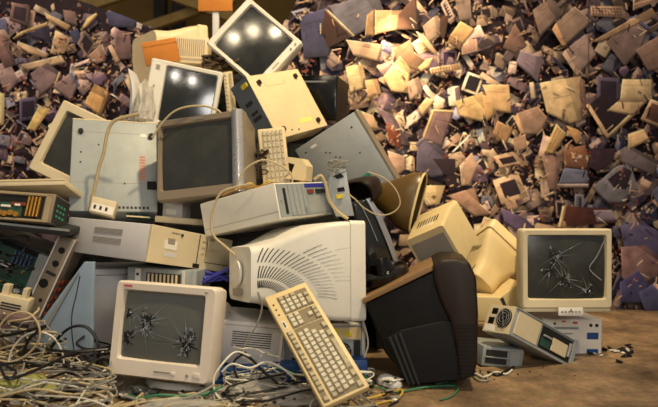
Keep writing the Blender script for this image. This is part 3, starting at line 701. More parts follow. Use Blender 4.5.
plate('rear_housing', [(432, 265), (441, 259), (456, 258.5), (469, 262), (476, 277), (478, 312), (477, 362), (474, 375), (460, 381), (455, 340), (449, 318), (440, 300), (434, 282)], -.02, .38, BROWN, .014)
plate('edge_trim', [(362, 299), (365, 303), (434, 270), (433, 264)], -.008, .34, mat('tan_trim', (140, 108, 70), .4), .003)
plate('side_panel', [(386, 338), (400, 330), (446, 320), (452, 322), (461, 379), (409, 384)], -.010, .01, CHARC, .004)
for k in range(3):
    x = 389+k*5; plate('ridge', [(x, 337-k*2), (x+2, 336-k*2), (x+21, 383.5), (x+19, 384)], -.014, .0, DARKST, .0005)
m = MB()
for k in range(15):
    y = 324+k*3.6; a, b = hit(456+k*.25, y), hit(475, y-1.0); m.box(((a.x+b.x)/2, -.0212, (a.z+b.z)/2), (b.x-a.x, .004, .0042))
m.build('vent_slots', HOLE, root)
# dark flat-sided monitor wedged upright behind the big white one
dk = F['dark']
root, plate, hit = slabs('monitor', 'glossy black monitor with a silver curved rim, wedged upright right of the big white monitor', 'monitor', 2.86,
    [(349, 203), (367, 198), (376, 212), (386, 236), (397, 266), (369, 275), (366, 262), (356, 228)], .30, BLACK, 'housing', yaw=12, bev=.008)
plate('screen', [(353, 204), (366, 200), (376, 220), (393, 263), (372, 271), (368, 258), (358, 226)], -.006, .01, GLASS, .004)
plate('silver_rim', [(365, 199), (370, 197.5), (381, 216), (391, 240), (399, 264), (395, 267), (386, 243), (376, 219)], -.014, .05, CHROME, .004)
MB().tube([hit(361, 206)+Vector((0, -.008, 0)), hit(369, 222)+Vector((0, -.008, 0)), hit(377, 241)+Vector((0, -.008, 0))], .0022, 5).build('highlight_line', CHROME, root, True)  # chrome streak stands in for a highlight along the dark screen
plate('bottom_corner', [(372, 270), (395, 262), (398, 267), (374, 276)], -.016, .06, CHROME, .003)
# its black oval foot
root = bpy.data.objects.new('monitor_stand', None); C.objects.link(root); root.location = P(384, 276, 2.62); tag(root, 'black oval monitor foot lying between the black monitor and the upright dark one', 'monitor stand')
m = MB(); secs = []
for k, z in ((.8, .03), (1, .022), (1.02, .0), (.96, -.012)): secs.append([(.105*k*math.cos(2*PI*i/30), .09*k*math.sin(2*PI*i/30), z) for i in range(30)])
m.loft(secs); m.build('base', BLACKG, root, True)
m = MB(); m.cyl((0, 0, .045), .05, .04, 'z', 24, .04); m.build('neck', BLACKG, root, True)
root.rotation_euler = (math.radians(12), math.radians(-18), 0)
# brown/ochre hollow monitor shell
root = bpy.data.objects.new('monitor_shell', None); C.objects.link(root); root.location = P(404, 201, 3.04); root.scale = (.84,)*3; tag(root, 'hollow ochre-brown monitor shell with a curved pale rim, above the cream boxy housing', 'monitor shell')
def ring(c, ax, r1, r2, n=28, p=2.6):
    z = Vector(ax).normalized(); x = z.cross(Vector((0, .2, 1))).normalized(); y = z.cross(x); out = []
    for i in range(n):
        a = 2*PI*i/n; cc, ss = math.cos(a), math.sin(a)
        out.append(Vector(c)+x*r1*math.copysign(abs(cc)**(2/p), cc)+y*r2*math.copysign(abs(ss)**(2/p), ss))
    return out
ax = Vector((.93, -.30, -.22)).normalized()
m = MB(); cs = [(0.08, .11, .175), (.06, .115, .18), (.0, .10, .16), (-.09, .08, .10), (-.17, .06, .06)]
m.loft([ring(ax*t+Vector((0, 0, 0)), ax, a, b) for t, a, b in cs], False, True)
inner = [ring(ax*(t+.004), ax, a*.95, b*.95) for t, a, b in cs]
m.loft(inner[:4], False, True); m.build('shell', OCHRE, root, True)
m = MB(); rg = ring(ax*.082, ax, .11, .175); m.tube(rg+[rg[0]], .007, 6, 1); m.build('rim', YELLO, root, True)
# second, deep brown hollow housing in front of the grey cover
root = bpy.data.objects.new('monitor_shell', None); C.objects.link(root); root.location = P(364, 190, 2.93); root.scale = (.8,)*3; tag(root, 'dark brown broken monitor housing with ragged hollow inside, against the tilted grey steel cover', 'monitor shell')
ax = Vector((-.5, -.8, -.3)).normalized(); m = MB(); cs = [(.09, .10, .075), (.05, .11, .085), (-.05, .09, .07), (-.12, .05, .05)]
m.loft([ring(ax*t, ax, a, b) for t, a, b in cs], False, True); m.loft([ring(ax*(t+.004), ax, a*.93, b*.93) for t, a, b in cs[:3]], False, True); m.build('shell', BROWN, root, True)
# cream boxy monitor rear and yellowed monitor beside it
sb = shift(F['S'], 1.04)
root, off = thing('monitor', 'cream boxy monitor back with its lit flat top, right of the ochre shell', 'monitor', sb['loc'], sb['rot'], sb['dims'][2])
w, d, h = sb['dims']; m = MB(); m.loft([S(rr(w, h, .012), -d/2), S(rr(w*1.02, h*1.02, .014), -d/2+.02), S(rr(w*1.06, h*1.1, .014, cz=-.01), d/2), S(rr(w*1.18, h*1.25, .02, cz=-.03, cx=.005), d/2+.05), S(rr(w*1.2, h*1.3, .02, cz=-.03, cx=.005), d/2+.07)])
m.build('housing', YELLO, root, True, off)
MB().box((0, -d/2-.001, -.01), (w*.86, .003, h*.8), .001).build('rear_plate', GREYP, root, False, off)
MB().box((0, 0, h/2+.0015), (w*.34, d*.45, .004), .001).build('moulded_recess', CREAM, root, True, off)
m = MB()
for i in range(8): m.box((-.05+i*.014, .02, h/2+.0045), (.004, d*.3, .002))
m.build('vent_slots', SLOT, root, False, off)
def rear_crt(label, c, fwd, up, w, h, L, tail, mt, screen=True, twd=.8):
    """monitor seen from behind: fwd = the way its screen looks"""
    f = Vector(fwd).normalized(); u = (Vector(up)-f*Vector(up).dot(f)).normalized(); x = u.cross(f).normalized()   # x right when looking at the screen from the front is -x
    root = bpy.data.objects.new('monitor', None); C.objects.link(root); M = Matrix((( -f.x, 0, 0),(0,0,0),(0,0,0)))
    Rm = Matrix([[x.x, -f.x, u.x], [x.y, -f.y, u.y], [x.z, -f.z, u.z]])
    if Rm.determinant() < 0: Rm = Matrix([[-x.x, -f.x, u.x], [-x.y, -f.y, u.y], [-x.z, -f.z, u.z]])
    root.rotation_euler = Rm.to_euler(); root.location = Vector(c)-u*h/2; tag(root, label, 'monitor'); off = Vector((0, 0, h/2))
    m = MB(); tw, th = w*tail[0], h*tail[1]
    secs = []
    for t, g in ((-.5, 0), (-.35, .02), (-.2, .2), (.05, .7), (.2, .92), (.45, 1), (.5, 1.06)):
        secs.append(S(rr(w*(1-g)+tw*g, h*(1-g)+th*g, .02+.03*g, 6), t*L))
    m.loft(secs); m.build('housing', mt, root, True, off)
    m = MB(); m.loft([S(rr(w*1.01, h*1.01, .02), -L*.5+.05), S(rr(w*1.03, h*1.03, .02), -L*.5+.04), S(rr(w*1.03, h*1.03, .02), -L*.5-.01), S(rr(w*.85, h*.82, .01), -L*.5-.008)], False, False); m.build('bezel', mt, root, True, off)
    MB().box((0, -L*.5-.004, 0), (w*.88, .006, h*.85)).build('screen', GLASS, root, False, off)
    m = MB()
    for i in range(9): m.box((-tw*.36+i*tw*.09, L*.38, th/2+.001), (.004, .05, .003))
    m.build('vent_slots', SLOT, root, False, off); return root, off
rear_crt('yellowed cream monitor seen from its rounded back, left of the right shattered monitor', P(485, 271, 3.36), (.55, .62, .55), (-.6, .1, .7), .35, .32, .28, (.55, .5), YELLO)
root, plate, hit = slabs('casing_piece', 'beige wedge of monitor casing on the floor left of the right shattered monitor', 'casing', 3.12, [(466, 296), (500, 297), (521, 281), (528, 312), (524, 322), (474, 322)], .16, YELLO, 'casing', yaw=6, bev=.008)
plate('seam', [(500, 299), (503, 297), (512, 318), (509, 318)], -.0015, .0, SLOT)
# upper left: monitor back behind, with beige arched side
rear_crt('cream monitor seen from behind with an arched grey side, behind the side-lying white monitor', P(168, 66, 3.92), (.75, .65, 0.05), (0, 0, 1), .42, .44, .30, (.8, .80), CREAM)
# ------------------------------------------------------------------ the heap: computers
case('blue-grey steel side panel with two black feet, large, at the left of the heap', F['panel'], BLUEST, [
    ('panel_seam', 'f', [(0, .86, 1, .865), (0, .30, 1, .305), (.38, 0, .384, .86)], .0006, GREYP), ('foot', 'f', (.10, .86, .012), .012, BLACK), ('foot', 'f', (.93, .84, .013), .014, BLACK),
    ('latch', 'f', [(.88, .24, .99, .32)], .014, BLACK), ('sticker', 'f', (.80, .83, .87, .865), .001, LABELW),
    ('printed_warning', 'f', rows(.79, .34, .86, .62, 9, fill=.6), .0008, ORPR), ('screw', 'f', [(.11, .63, .004), (.11, .52, .004), (.31, .72, .004), (.62, .30, .004), (.40, .73, .004)], .002, SLOT),
    ('port_row', 'f', grid(.55, .03, .92, .07, 8, 1, .6), .001, SLOT), ('top_flange', 't', (0, .0, 1, .4), .004, CREAM)], name='computer_case')
case('white and beige desktop computer with floppy slot and vent stripes, above the front shattered monitor', shift(F['desk'], .965), LILAC, [
    ('front_panel', 'f', (0, 0, 1, 1), .012, BEIGE), ('vent', 'l', rows(.36, .62, .70, .80, 5), .0014, GREYP), ('vent', 'l', rows(.36, .36, .70, .54, 5), .0014, GREYP)], name='desktop_computer')
dk_root = bpy.context.scene.collection.objects[-1].parent
def on(root, off, dims, parts):
    for p in parts:
        nm, f, spec, th, mt, lift = p; m = MB()
        if isinstance(spec[0], (int, float)): spec = [spec]
        o_, U, V, N = face_frame(dims, f); m2 = MB()
        for q in spec:
            if len(q) == 3: disc_on(m2, dims, f, q[0], q[1], q[2], th)
            else: slab_on(m2, dims, f, *q, th, 0)
        for v in m2.bm.verts: v.co += N*lift
        m2.build(nm, mt, root, len(spec[0]) == 3, off)
dd = shift(F['desk'], .965)['dims']; do = Vector((0, 0, dd[2]/2))
on(dk_root, do, dd, [('panel_line', 'f', [(.555, .04, .565, .97), (.66, .2, .665, .9), (.66, .2, .98, .22)], .001, SLOT, .012), ('badge', 'f', (.16, .42, .30, .66), .0014, LABELW, .012),
    ('badge', 'f', (.19, .56, .27, .72), .0016, GREYP, .0125), ('label', 'f', (.17, .22, .31, .34), .001, LILAC, .012), ('power_button', 'f', (.34, .86, .006), .005, SLOT, .012),
    ('indicator_strip', 'f', (.22, .86, .32, .90), .001, GREYP, .012), ('button', 'f', [(.60, .80, .64, .86), (.60, .62, .64, .68), (.60, .44, .64, .50)], .003, BEIGE, .012),
    ('floppy_drive', 'f', (.68, .60, .97, .90), .004, BEIGE, .012), ('eject_slot', 'f', (.68, .84, .74, .92), .004, GREYP, .014), ('socket', 'f', (.52, .02, .60, .14), .002, HOLE, .012)])
ly = shift(F['lying'], .97)
case('white computer with ports on its right end, lying on the big white monitor', ly, WHITE, [
    ('rear_plate', 'f', (.02, .04, .98, .96), .003, BLUEST)], name='computer_case')
lr = bpy.context.scene.collection.objects[-1].parent; ld = ly['dims']; lo = Vector((0, 0, ld[2]/2))
on(lr, lo, ld, [('drive_slot', 'f', (.11, .12, .15, .84), .002, HOLE, .003), ('slot_cover', 'f', [(.20, .08, .25, .92), (.28, .08, .33, .92), (.36, .08, .41, .92), (.44, .08, .47, .92)], .004, STEEL, .003),
    ('serial_port', 'f', (.53, .66, .64, .78), .005, RUST, .003), ('parallel_port', 'f', (.68, .66, .88, .78), .005, DARKST, .003), ('port_strip', 'f', (.50, .84, .92, .95), .002, BLUEC, .003),
    ('cover_plate', 'f', (.52, .1, .95, .58), .002, STEEL, .003), ('screw', 'f', [(.95, .5, .004), (.06, .5, .004)], .003, CHROME, .003), ('seam', 'l', (0, .20, 1, .215), .001, GREYP, 0)])
lt = shift(F['lit'], .985)
case('sunlit-yellow underside of a desktop computer with four round feet, below the topmost monitor', lt, CREAM, [
    ('foot', 'f', (.15, .87, .013), .012, BROWN), ('foot', 'f', (.86, .88, .013), .012, BROWN), ('foot', 'f', (.15, .12, .013), .012, BROWN), ('foot', 'f', (.85, .12, .013), .012, BROWN),
    ('sticker', 'f', (.50, .14, .76, .21), .001, LABELY), ('embossed_line', 'f', [(.25, .8, .6, .805), (.25, .86, .255, .8), (.6, .86, .605, .8)], .0012, YELLO), ('screw', 'f', [(.30, .08, .004), (.42, .06, .004)], .003, SLOT),
    ('side_plate', 'l', (.0, .0, 1, 1), .003, mat('slate_steel', (96, 104, 112), .5, metal=.2)), ('yellow_cap', 'l', (.55, .86, .9, .93), .008, YELC), ('port', 'l', [(.3, .38, .8, .44), (.35, .47, .75, .52)], .004, DARKST), ('vent', 'l', rows(.2, .08, .8, .26, 5), .002, SLOT), ('port', 'l', (.3, .62, .7, .68), .004, SLOT)], name='desktop_computer')
cv = F['cover']
case('tilted blue-grey steel computer cover with green tag and screw holes, right of the lit underside', cv, STEEL, [
    ('hole', 'f', [(.37, .77, .004), (.42, .74, .004), (.46, .66, .004), (.51, .63, .004), (.86, .86, .005), (.12, .9, .005), (.78, .55, .004)], .001, HOLE), ('green_tag', 'f', (.62, .26, .76, .30), .004, TEAL),
    ('sticker', 'f', (.22, .9, .31, .93), .001, LABELW), ('rim', 'r', (0, 0, 1, 1), .012, TAUPE), ('lamp_socket', 'f', (.36, .38, .025), .012, DARKST), ('rust_patch', 'f', (.30, .44, .42, .47), .001, RUST)], name='computer_cover')
up = shift(F['open'], .97)
r, o = case('opened pale steel computer tilted on the floor with a fan on its end, right', up, STEEL, [
    ('drive_cover', 'f', (.05, .12, .40, .92), .004, BEIGE), ('open_bay', 'f', (.43, .12, .93, .9), .0015, HOLE), ('rim', 'f', [(.94, 0, 1, 1), (0, .95, 1, 1), (0, 0, 1, .06)], .006, BLUEST),
    ('drive_cage', 'f', (.62, .22, .86, .68), .006, BEIGE), ('circuit_board', 'f', (.45, .2, .6, .5), .004, PCB), ('bracket', 'f', [(.47, .55, .60, .62), (.88, .3, .9, .8)], .012, STEEL),
    ('rear_plate', 'l', (0, 0, 1, 1), .004, BEIGE), ('power_socket', 'l', (.16, .66, .38, .88), .006, BLACK), ('power_socket', 'l', (.12, .30, .34, .54), .006, BLACK), ('label', 'l', (.05, .04, .45, .26), .005, LABELW)], name='computer_case')
fan(r, o, (up['dims'][0]+.012, up['dims'][1], up['dims'][2]), 'l', .70, .55, .042)
# lower chassis under it
BF = lambda px, py, D, dims, rot=(0, 0, 0): dict(dims=dims, loc=tuple(P(px, py, D)), rot=rot)
case('grey steel chassis on the floor between the black monitor and the opened computer', BF(492, 352, 2.86, (.19, .22, .085), (0, 8, 10)), BLUEST, [
    ('side_opening', 'f', (.08, .15, .60, .85), .001, SLOT), ('rail', 'f', [(.05, .45, .95, .52), (.66, .1, .9, .88)], .006, STEEL), ('vent', 'r', rows(.1, .2, .9, .8, 5), .002, SLOT)], name='computer_chassis')
case('white computer front with two blue stickers standing under the shattered right monitor', BF(561, 337, 3.12, (.285, .26, .225), (0, 1, 2)), LILAC, [
    ('front_plate', 'f', (.02, .02, .98, .98), .004, LABELW), ('blue_sticker', 'f', (.74, .58, .93, .72), .006, BLUE), ('blue_sticker', 'f', (.74, .24, .93, .38), .006, BLUE), ('screw', 'f', [(.80, .87, .008), (.9, .87, .008), (.84, .07, .006), (.2, .9, .006)], .006, SLOT),
    ('red_button', 'f', [(.5, .90, .58, .94), (.32, .93, .38, .96)], .007, REDM), ('drive_slot', 'f', [(.12, .78, .6, .83), (.12, .68, .5, .71)], .006, BLUEST), ('drive_slot', 'f', (.1, .1, .62, .6), .005, LILAC)], name='computer_case')
# pale tower panel behind the front monitor, and blue-white leaning panel
case('pale lilac-grey computer tower standing behind the left side of the front shattered monitor', dict(dims=(.36, .36, .40), loc=(-.99, 3.06, .205), rot=(0, 1, 20)), LILAC, [
    ('seam', 'f', (0, .93, 1, .936), .001, SLOT), ('screw', 'f', (.06, .95, .007), .003, CHROME), ('rear_plate', 'l', (.02, .02, .98, .98), .003, BLUEST), ('vent', 'l', rows(.3, .1, .9, .4, 6), .004, SLOT)], name='computer_tower')
root, plate, hit = slabs('leaning_sheet', 'blue-white sheet panel leaning on the far left cables, sloping down to the left', 'panel', 2.66, [(84, 262), (93, 262), (91, 352), (40, 352), (34, 330)], .02, mat('blue_white_panel', (150, 170, 190), .45, dirt=.25), 'sheet', yaw=-12, bev=.003)
plate('fold', [(76, 276), (80, 272), (44, 336), (39, 334)], -.008, .0, STEEL, .002)
# expansion slots strip between the desktop computer and front monitor
case('steel computer rear with a row of expansion slots, peeping above the front monitor', BF(170, 287, 2.80, (.30, .22, .18), (0, 3, -6)), BLUEST, [
    ('slot_cover', 'f', rows(.30, .40, .76, .88, 8, True, .5), .004, CREAM), ('slot_gap', 'f', (.28, .38, .78, .9), .001, SLOT), ('bracket', 'f', (.12, .2, .20, .98), .006, LABELW), ('screw', 'f', [(.16, .85, .006), (.16, .65, .006)], .008, SLOT),
    ('bracket', 'f', (.80, .3, .84, .98), .006, LILAC)], name='computer_case')
# vented tower and steel rear behind the leaning keyboard
qf = dict(dims=(.30, .40, .165), loc=(-.27, 2.70, .145), rot=(0, 4, 28))
case('white computer with slanted side vents lying behind the leaning keyboard', dict(dims=(.26, .34, .17), loc=tuple(P(252, 335, 2.72)), rot=(0, 6, 4)), LILAC, [
    ('vent', 'f', rows(.22, .42, .82, .80, 7, fill=.4), .0012, SLOT), ('seam', 'f', [(0, .9, 1, .915), (.97, 0, .98, 1)], .001, GREYP), ('edge_strip', 'f', [(.955, .02, .995, .98)], .003, LABELW)], name='desktop_computer')
case('opened steel computer back with round fan and yellow labels, right of the leaning keyboard', dict(dims=(.34, .3, .175), loc=tuple(P(322, 337, 2.74)), rot=(0, 0, 3)), BLUEST, [
    ('frame', 'f', [(0, 0, 1, .06), (0, .94, 1, 1), (.96, 0, 1, 1), (.0, 0, .03, 1)], .006, LABELW), ('circuit_board', 'f', (.55, .62, .95, .9), .004, YELLO), ('yellow_label', 'f', [(.60, .74, .68, .88), (.74, .70, .84, .80)], .006, YELC),
    ('drive_cage', 'f', (.10, .12, .5, .8), .01, STEEL), ('card_slot', 'f', rows(.12, .15, .48, .75, 4), .012, DARKST), ('side_vent', 'f', (.86, .1, .94, .6), .004, SLOT)], name='computer_case')
r = bpy.context.scene.collection.objects[-1].parent; fan(r, Vector((0, 0, .0875)), (.34, .3, .175), 'f', .72, .34, .04)
case('blue plastic crate lid lying flat below the vented white computer', BF(292, 366, 2.64, (.60, .30, .075), (-3, -3, 2)), BLUE, [
    ('rib', 'f', rows(.02, .1, .98, .9, 3, fill=.2), .004, BLUE), ('rib', 'f', rows(.02, .1, .98, .9, 12, True, .12), .004, BLUE)], name='crate_lid', cat='crate')
# left stack: slab, open drive tray, dark chassis
case('beige slab-like keyboard tray on top of the left stack, pointing to the steel panel', dict(dims=(0.40,0.25,0.028),loc=(-1.325,2.86,0.752),rot=(-17.4,-1.1,-1.6)), BEIGE, [
    ('edge_lip', 'f', (0, .75, 1, 1), .003, CREAM)], name='keyboard_tray', cat='keyboard tray')
sh = dict(dims=(.34, .14, .125), loc=(-1.305, 2.72, .672), rot=(-16, 4, -4))
r, o = case('open metal drive tray of copper and white parts below the beige slab, far left', sh, TAUPE, [
    ('open_bay', 'f', (.30, .10, .88, .86), .0012, HOLE), ('frame', 'f', [(.24, .04, .30, .94), (.90, .04, .97, .94), (.24, .88, .97, .97), (0, .0, .97, .08)], .008, mat('drab_plastic', (160, 144, 112), .5)), ('circuit_board', 'f', (.33, .14, .62, .60), .004, PCB),
    ('coil', 'f', [(.36, .22, .013), (.43, .20, .012), (.50, .24, .012), (.57, .2, .011)], .014, GOLD), ('white_plug', 'f', [(.36, .42, .48, .5), (.53, .48, .60, .56)], .012, LABELW), ('red_wire_block', 'f', (.48, .5, .66, .62), .009, RUST),
    ('fin', 'f', rows(.68, .16, .86, .84, 4, True, .5), .012, GOLD), ('hole', 'f', [(.08, .75, .014)], .002, HOLE), ('side_plate', 'r', (.05, .05, .95, .95), .003, DARKST), ('green_tag', 'r', grid(.2, .25, .8, .8, 3, 3, .5), .005, TEAL)], name='drive_tray', cat='drive tray')
case('thin dark steel lid under the open drive tray at far left', dict(dims=(.50, .22, .03), loc=tuple(P(22, 224, 2.76)), rot=(4, 6, 0)), DARKST, [('edge', 'f', (0, .7, 1, 1), .003, STEEL)], name='steel_tray', cat='tray')
ch = dict(dims=(.58, .26, .42), loc=tuple(P(6, 278, 2.98)), rot=(0, 22, 0))
r, o = case('opened dark computer with green boards and ribbon cables, leaning at the left edge', ch, DARKST, [
    ('interior', 'f', (.03, .03, .86, .97), .001, HOLE), ('motherboard', 'f', (.30, .30, .78, .92), .006, PCB), ('circuit_board', 'f', (.05, .10, .28, .5), .014, PCB), ('memory_stick', 'f', rows(.50, .40, .74, .62, 4), .02, PCB), ('chip', 'f', grid(.34, .66, .66, .88, 5, 3, .5), .01, BLACK), ('connector', 'f', grid(.32, .10, .76, .28, 9, 4, .45), .018, BLUEST), ('card', 'f', rows(.05, .12, .27, .48, 5, True, .3), .05, PCB), ('cable_clip', 'f', [(.52, .72, .60, .76), (.70, .5, .76, .54), (.34, .48, .38, .6), (.12, .44, .3, .47)], .03, LILAC), ('blue_heatsink', 'f', rows(.60, .78, .76, .92, 5, True, .5), .03, mat('dull_blue', (70, 92, 120), .5)), ('red_lead', 'f', [(.44, .56, .46, .66), (.66, .30, .67, .44), (.24, .5, .25, .6)], .03, RUST),
    ('socket', 'f', [(.62, .32, .72, .38), (.36, .34, .46, .42)], .014, LABELW), ('power_supply', 'f', (.06, .56, .30, .95), .05, DARKST), ('rail', 'f', (.86, .0, .92, 1), .02, TAUPE), ('rail', 'f', (.95, 0, 1, 1), .02, BLUEST),
    ('capacitor', 'f', [(.55, .50, .006), (.58, .56, .006), (.70, .72, .006), (.40, .5, .006)], .016, GOLD), ('drive_cage', 'f', (.78, .02, .86, .98), .03, STEEL), ('blue_connector', 'f', [(.1, .3, .2, .34), (.08, .2, .2, .24)], .02, BLUE)], name='computer_case')
m = MB()
for k in range(5):
    x = -.20+k*.012; m.tube([(x, -.17, .12), (x+.06, -.21, .05), (x+.03, -.22, -.04), (x+.10, -.19, -.10), (x+.16, -.17, -.12)], .005, 5)
m.build('ribbon_cable', GREYC, r, True, o)
case('perforated steel drive cage hanging diagonally beside the blue-white panel', dict(dims=(.075, .16, .44), loc=tuple(P(54, 282, 2.80)), rot=(0, 25, 0)), TAUPE, [
    ('hole', 'f', [(.5, .86, .014), (.5, .72, .014), (.35, .5, .02), (.6, .34, .008), (.3, .2, .007)], .0015, HOLE), ('slot', 'f', [(.2, .60, .8, .63), (.2, .08, .5, .12)], .0015, SLOT), ('edge', 'f', [(0, 0, .08, 1), (.92, 0, 1, 1)], .005, LILAC),
    ('red_connector', 'r', grid(.1, .2, .9, .6, 3, 5, .5), .008, RUST)], name='drive_cage', cat='drive cage')
case('broken cream plastic bracket standing in the cables at the far left', BF(14, 304, 2.62, (.13, .08, .07), (0, 14, 10)), BEIGE, [('post', 't', [(.1, .2, .3, .8), (.7, .2, .85, .8)], .04, BEIGE), ('slot', 'f', rows(.2, .2, .8, .7, 3), .002, SLOT)], name='plastic_bracket', cat='bracket')
case('dusty mauve plastic drive cover in the cables below the cream bracket', BF(16, 322, 2.45, (.16, .06, .06), (0, 10, 0)), mat('mauve_plastic', (112, 92, 90), .5), [('slot', 'f', (.1, .4, .9, .6), .002, SLOT)], name='drive_cover', cat='cover')
# between panel and desktop: connectors, white box
case('cream switch box with a white slotted face, on the white desktop computer', BF(104, 208, 2.84, (.105, .10, .07), (-8, 14, 12)), BEIGE, [('face_plate', 'f', (.05, .1, .95, .6), .003, LABELW), ('slot', 'f', rows(.15, .25, .85, .5, 3, True, .4), .005, SLOT)], name='switch_box', cat='switch box')
case('small white box under the grey-brown monitor, left of the dark gap', BF(177, 211, 3.12, (.10, .12, .075), (0, 4, -8)), LILAC, [('label', 'f', (.2, .3, .7, .6), .001, LABELW)], name='small_box', cat='box')
case('green circuit board edge lying flat in front of the steel panel foot', BF(143, 218, 3.02, (.12, .16, .012), (-6, 4, 0)), PCB, [('chip', 't', grid(.1, .1, .9, .9, 4, 3, .5), .006, BLACK), ('solder_strip', 'f', (.05, .2, .95, .7), .002, CREAM)], name='circuit_board', cat='circuit board')
case('pale beige keyboard casing lying on the white desktop computer beside the small white box', BF(188, 222, 3.10, (.30, .16, .03), (-4, 5, 10)), CREAM, [], name='keyboard_casing', cat='keyboard')
# dark box behind
case('black box-shaped computer with a silver logo line, right of the lit underside', BF(322, 101, 3.72, (.24, .26, .25), (0, 3, -16)), BLACKG, [('brand_strip', 'f', (.15, .84, .75, .87), .002, CHROME), ('front_panel', 'r', (.03, .03, .97, .97), .004, BLACK)], name='computer_case')
case('orange cardboard piece taped behind the side-lying white monitor', BF(161, 52, 3.55, (.19, .02, .13), (10, -12, 10)), CARD, [('fold', 'f', (0, .8, 1, .84), .002, CARD)], name='cardboard_piece', cat='cardboard', shell='sheet')
case('cream vented housing behind the right top corner of the side-lying white monitor', BF(193, 53, 3.66, (.19, .16, .15), (0, 3, 4)), CREAM, [('vent', 'f', rows(.08, .25, .92, .9, 14, True, .5), .0015, GREYP), ('vent', 'f', rows(.08, .1, .92, .2, 2), .0015, GREYP)], name='vented_housing', cat='housing', shell='housing_shell')
# orange cardboard sign on post
root = bpy.data.objects.new('cardboard_sign', None); C.objects.link(root); root.location = P(216, 70, 3.85); tag(root, 'orange cardboard sign on a white post behind the topmost monitor', 'sign')
MB().box((0, 0, .30), (.038, .03, .38), .003).build('post', LILAC, root, True); MB().box((-.0, -.02, .42), (.205, .012, .145), .002).build('board', CARD, root, True)
# curved white bezel and clear bag left of the side-lying monitor
root = bpy.data.objects.new('curved_plastic_strip', None); C.objects.link(root); root.location = P(131, 120, 3.25); tag(root, 'thin curved white plastic bezel standing upright on the steel panel', 'plastic strip')
m = MB(); s0 = []
for i in range(11):
    t = i/10; z = .26*t; x = -.012+.022*math.sin(PI*t); wd = .028*math.sin(PI*min(1, max(.12, t*.9+.05)))
    s0.append([(x-wd/2, 0, z), (x, -.012, z), (x+wd/2, 0, z), (x+wd/2, .12, z), (x-wd/2, .12, z)])
m.loft(s0); m.build('frame', LILAC, root, True)
def crumple(name, label, cat, c, sx, sy, sz, mt, seed, n=14, group=None):
    rnd = random.Random(seed); m = MB(); bmesh.ops.create_icosphere(m.bm, subdivisions=3, radius=1)
    from mathutils import noise
    for v in m.bm.verts:
        k = 1+.45*noise.noise(v.co*2.3+Vector((seed, 0, 0)))+.2*noise.noise(v.co*6+Vector((0, seed, 0)))
        v.co = Vector((v.co.x*sx*k, v.co.y*sy*k, max(-.25, v.co.z)*sz*k))
    o = m.build(name, mt, None, False); o.location = c; return tag(o, label, cat, group)
crumple('plastic_bag', 'crumpled clear plastic bag between the curved white bezel and the side-lying monitor', 'plastic bag', P(145, 112, 3.22), .045, .06, .15, BAG, 3)
# wire nest and keyboard beside the topmost monitors
def keyboard(label, fit, mt, ncols=17, nrows=5, group=None, full=False):
    w, d, h = fit['dims']; root, off = thing('keyboard', label, 'keyboard', fit['loc'], fit['rot'], h, group)
    MB().box((0, 0, 0), (w, d, h), min(.006, d*.3)).build('keyboard_body', mt, root, True, off)
    kx = lambda u: -(u-.5)*w; kz = lambda v: -(v-.5)*h; y = -d/2; ks = []
    if full:
        R_ = [(.10, .26), (.27, .42), (.43, .57), (.58, .72), (.73, .86)] if 0 else None
        def row(v, us, kw=.036): ks.extend([(u, v, kw) for u in us])
        a0, p = .045, .0405
        row(.885, [a0]+[a0+.08+i*p for i in range(4)]+[a0+.262+i*p for i in range(4)]+[a0+.444+i*p for i in range(4)])
        row(.70, [a0+i*p for i in range(14)]); row(.565, [a0+.01+i*p for i in range(14)]); row(.43, [a0+.018+i*p for i in range(13)])
        row(.295, [a0+.03+i*p for i in range(12)])
        ks.extend([(a0+.0, .16, .05), (a0+.09, .16, .05), (a0+.27, .16, .26), (a0+.45, .16, .05), (a0+.53, .16, .05)])
        row(.70, [.665, .705, .745]); row(.565, [.665, .705, .745]); row(.295, [.705]); row(.16, [.665, .705, .745])
        for v in (.70, .565, .43, .295): row(v, [.805, .845, .885, .925] if v != .295 else [.805, .845, .885])
        ks.extend([(.825, .16, .07), (.885, .16, .036)])
        kh = .105
    else:
        for j in range(nrows):
            for i in range(ncols): ks.append((.06+i*.88/(ncols-1), .16+j*.62/(nrows-1), .70/ncols))
        kh = .5/nrows
    if full:
        m = MB()
        for (u0, u1, v0, v1) in ((.02, .635, .09, .78), (.64, .772, .09, .78), (.78, .95, .09, .78), (.02, .635, .83, .95)):
            m.box(((kx(u0)+kx(u1))/2, y-.0003, (kz(v0)+kz(v1))/2), (abs(kx(u1)-kx(u0)), .001, abs(kz(v1)-kz(v0))))
        m.build('key_well', mat('key_well', (120, 108, 84), .6), root, False, off)
        for n_, (u, v, kw) in enumerate(ks):
            m = MB(); a, b = kw*w*1.0, kh*h*1.06; cx, cz = kx(u), kz(v)
            m.loft([[(cx+sx*a/2*k, y-t, cz+sz*b/2*k+.001*t*100*(k<1)) for sx, sz in ((-1, -1), (1, -1), (1, 1), (-1, 1))] for t, k in ((0, 1), (.004, 1.0), (.009, .78))])
            m.build('key', KEYT if (v > .8 or (u < .06) or (.6 < u < .64) or u > .92 or v < .2) else KEYC, root, False, off)
        for i in range(3): MB().box((kx(.80+i*.05), y-.001, kz(.90)), (.006, .002, .006)).build('indicator_light', SLOT, root, False, off)
        MB().box((kx(.70), y-.001, kz(.90)), (.034, .0016, .012)).build('badge', LABELW, root, False, off); MB().box((kx(.70), y-.002, kz(.90)), (.024, .0016, .006)).build('badge', SLOT, root, False, off)
    else:
        m = MB()
        for u, v, kw in ks: m.box((kx(u), y-.004, kz(v)), (kw*w, .009, kh*h), .001, seg=1)
        m.build('keys', KEYC, root, False, off)
    return root
keyboard('yellowed full keyboard leaning upright against the heap at the front centre', F['key'], YELLO, full=True)
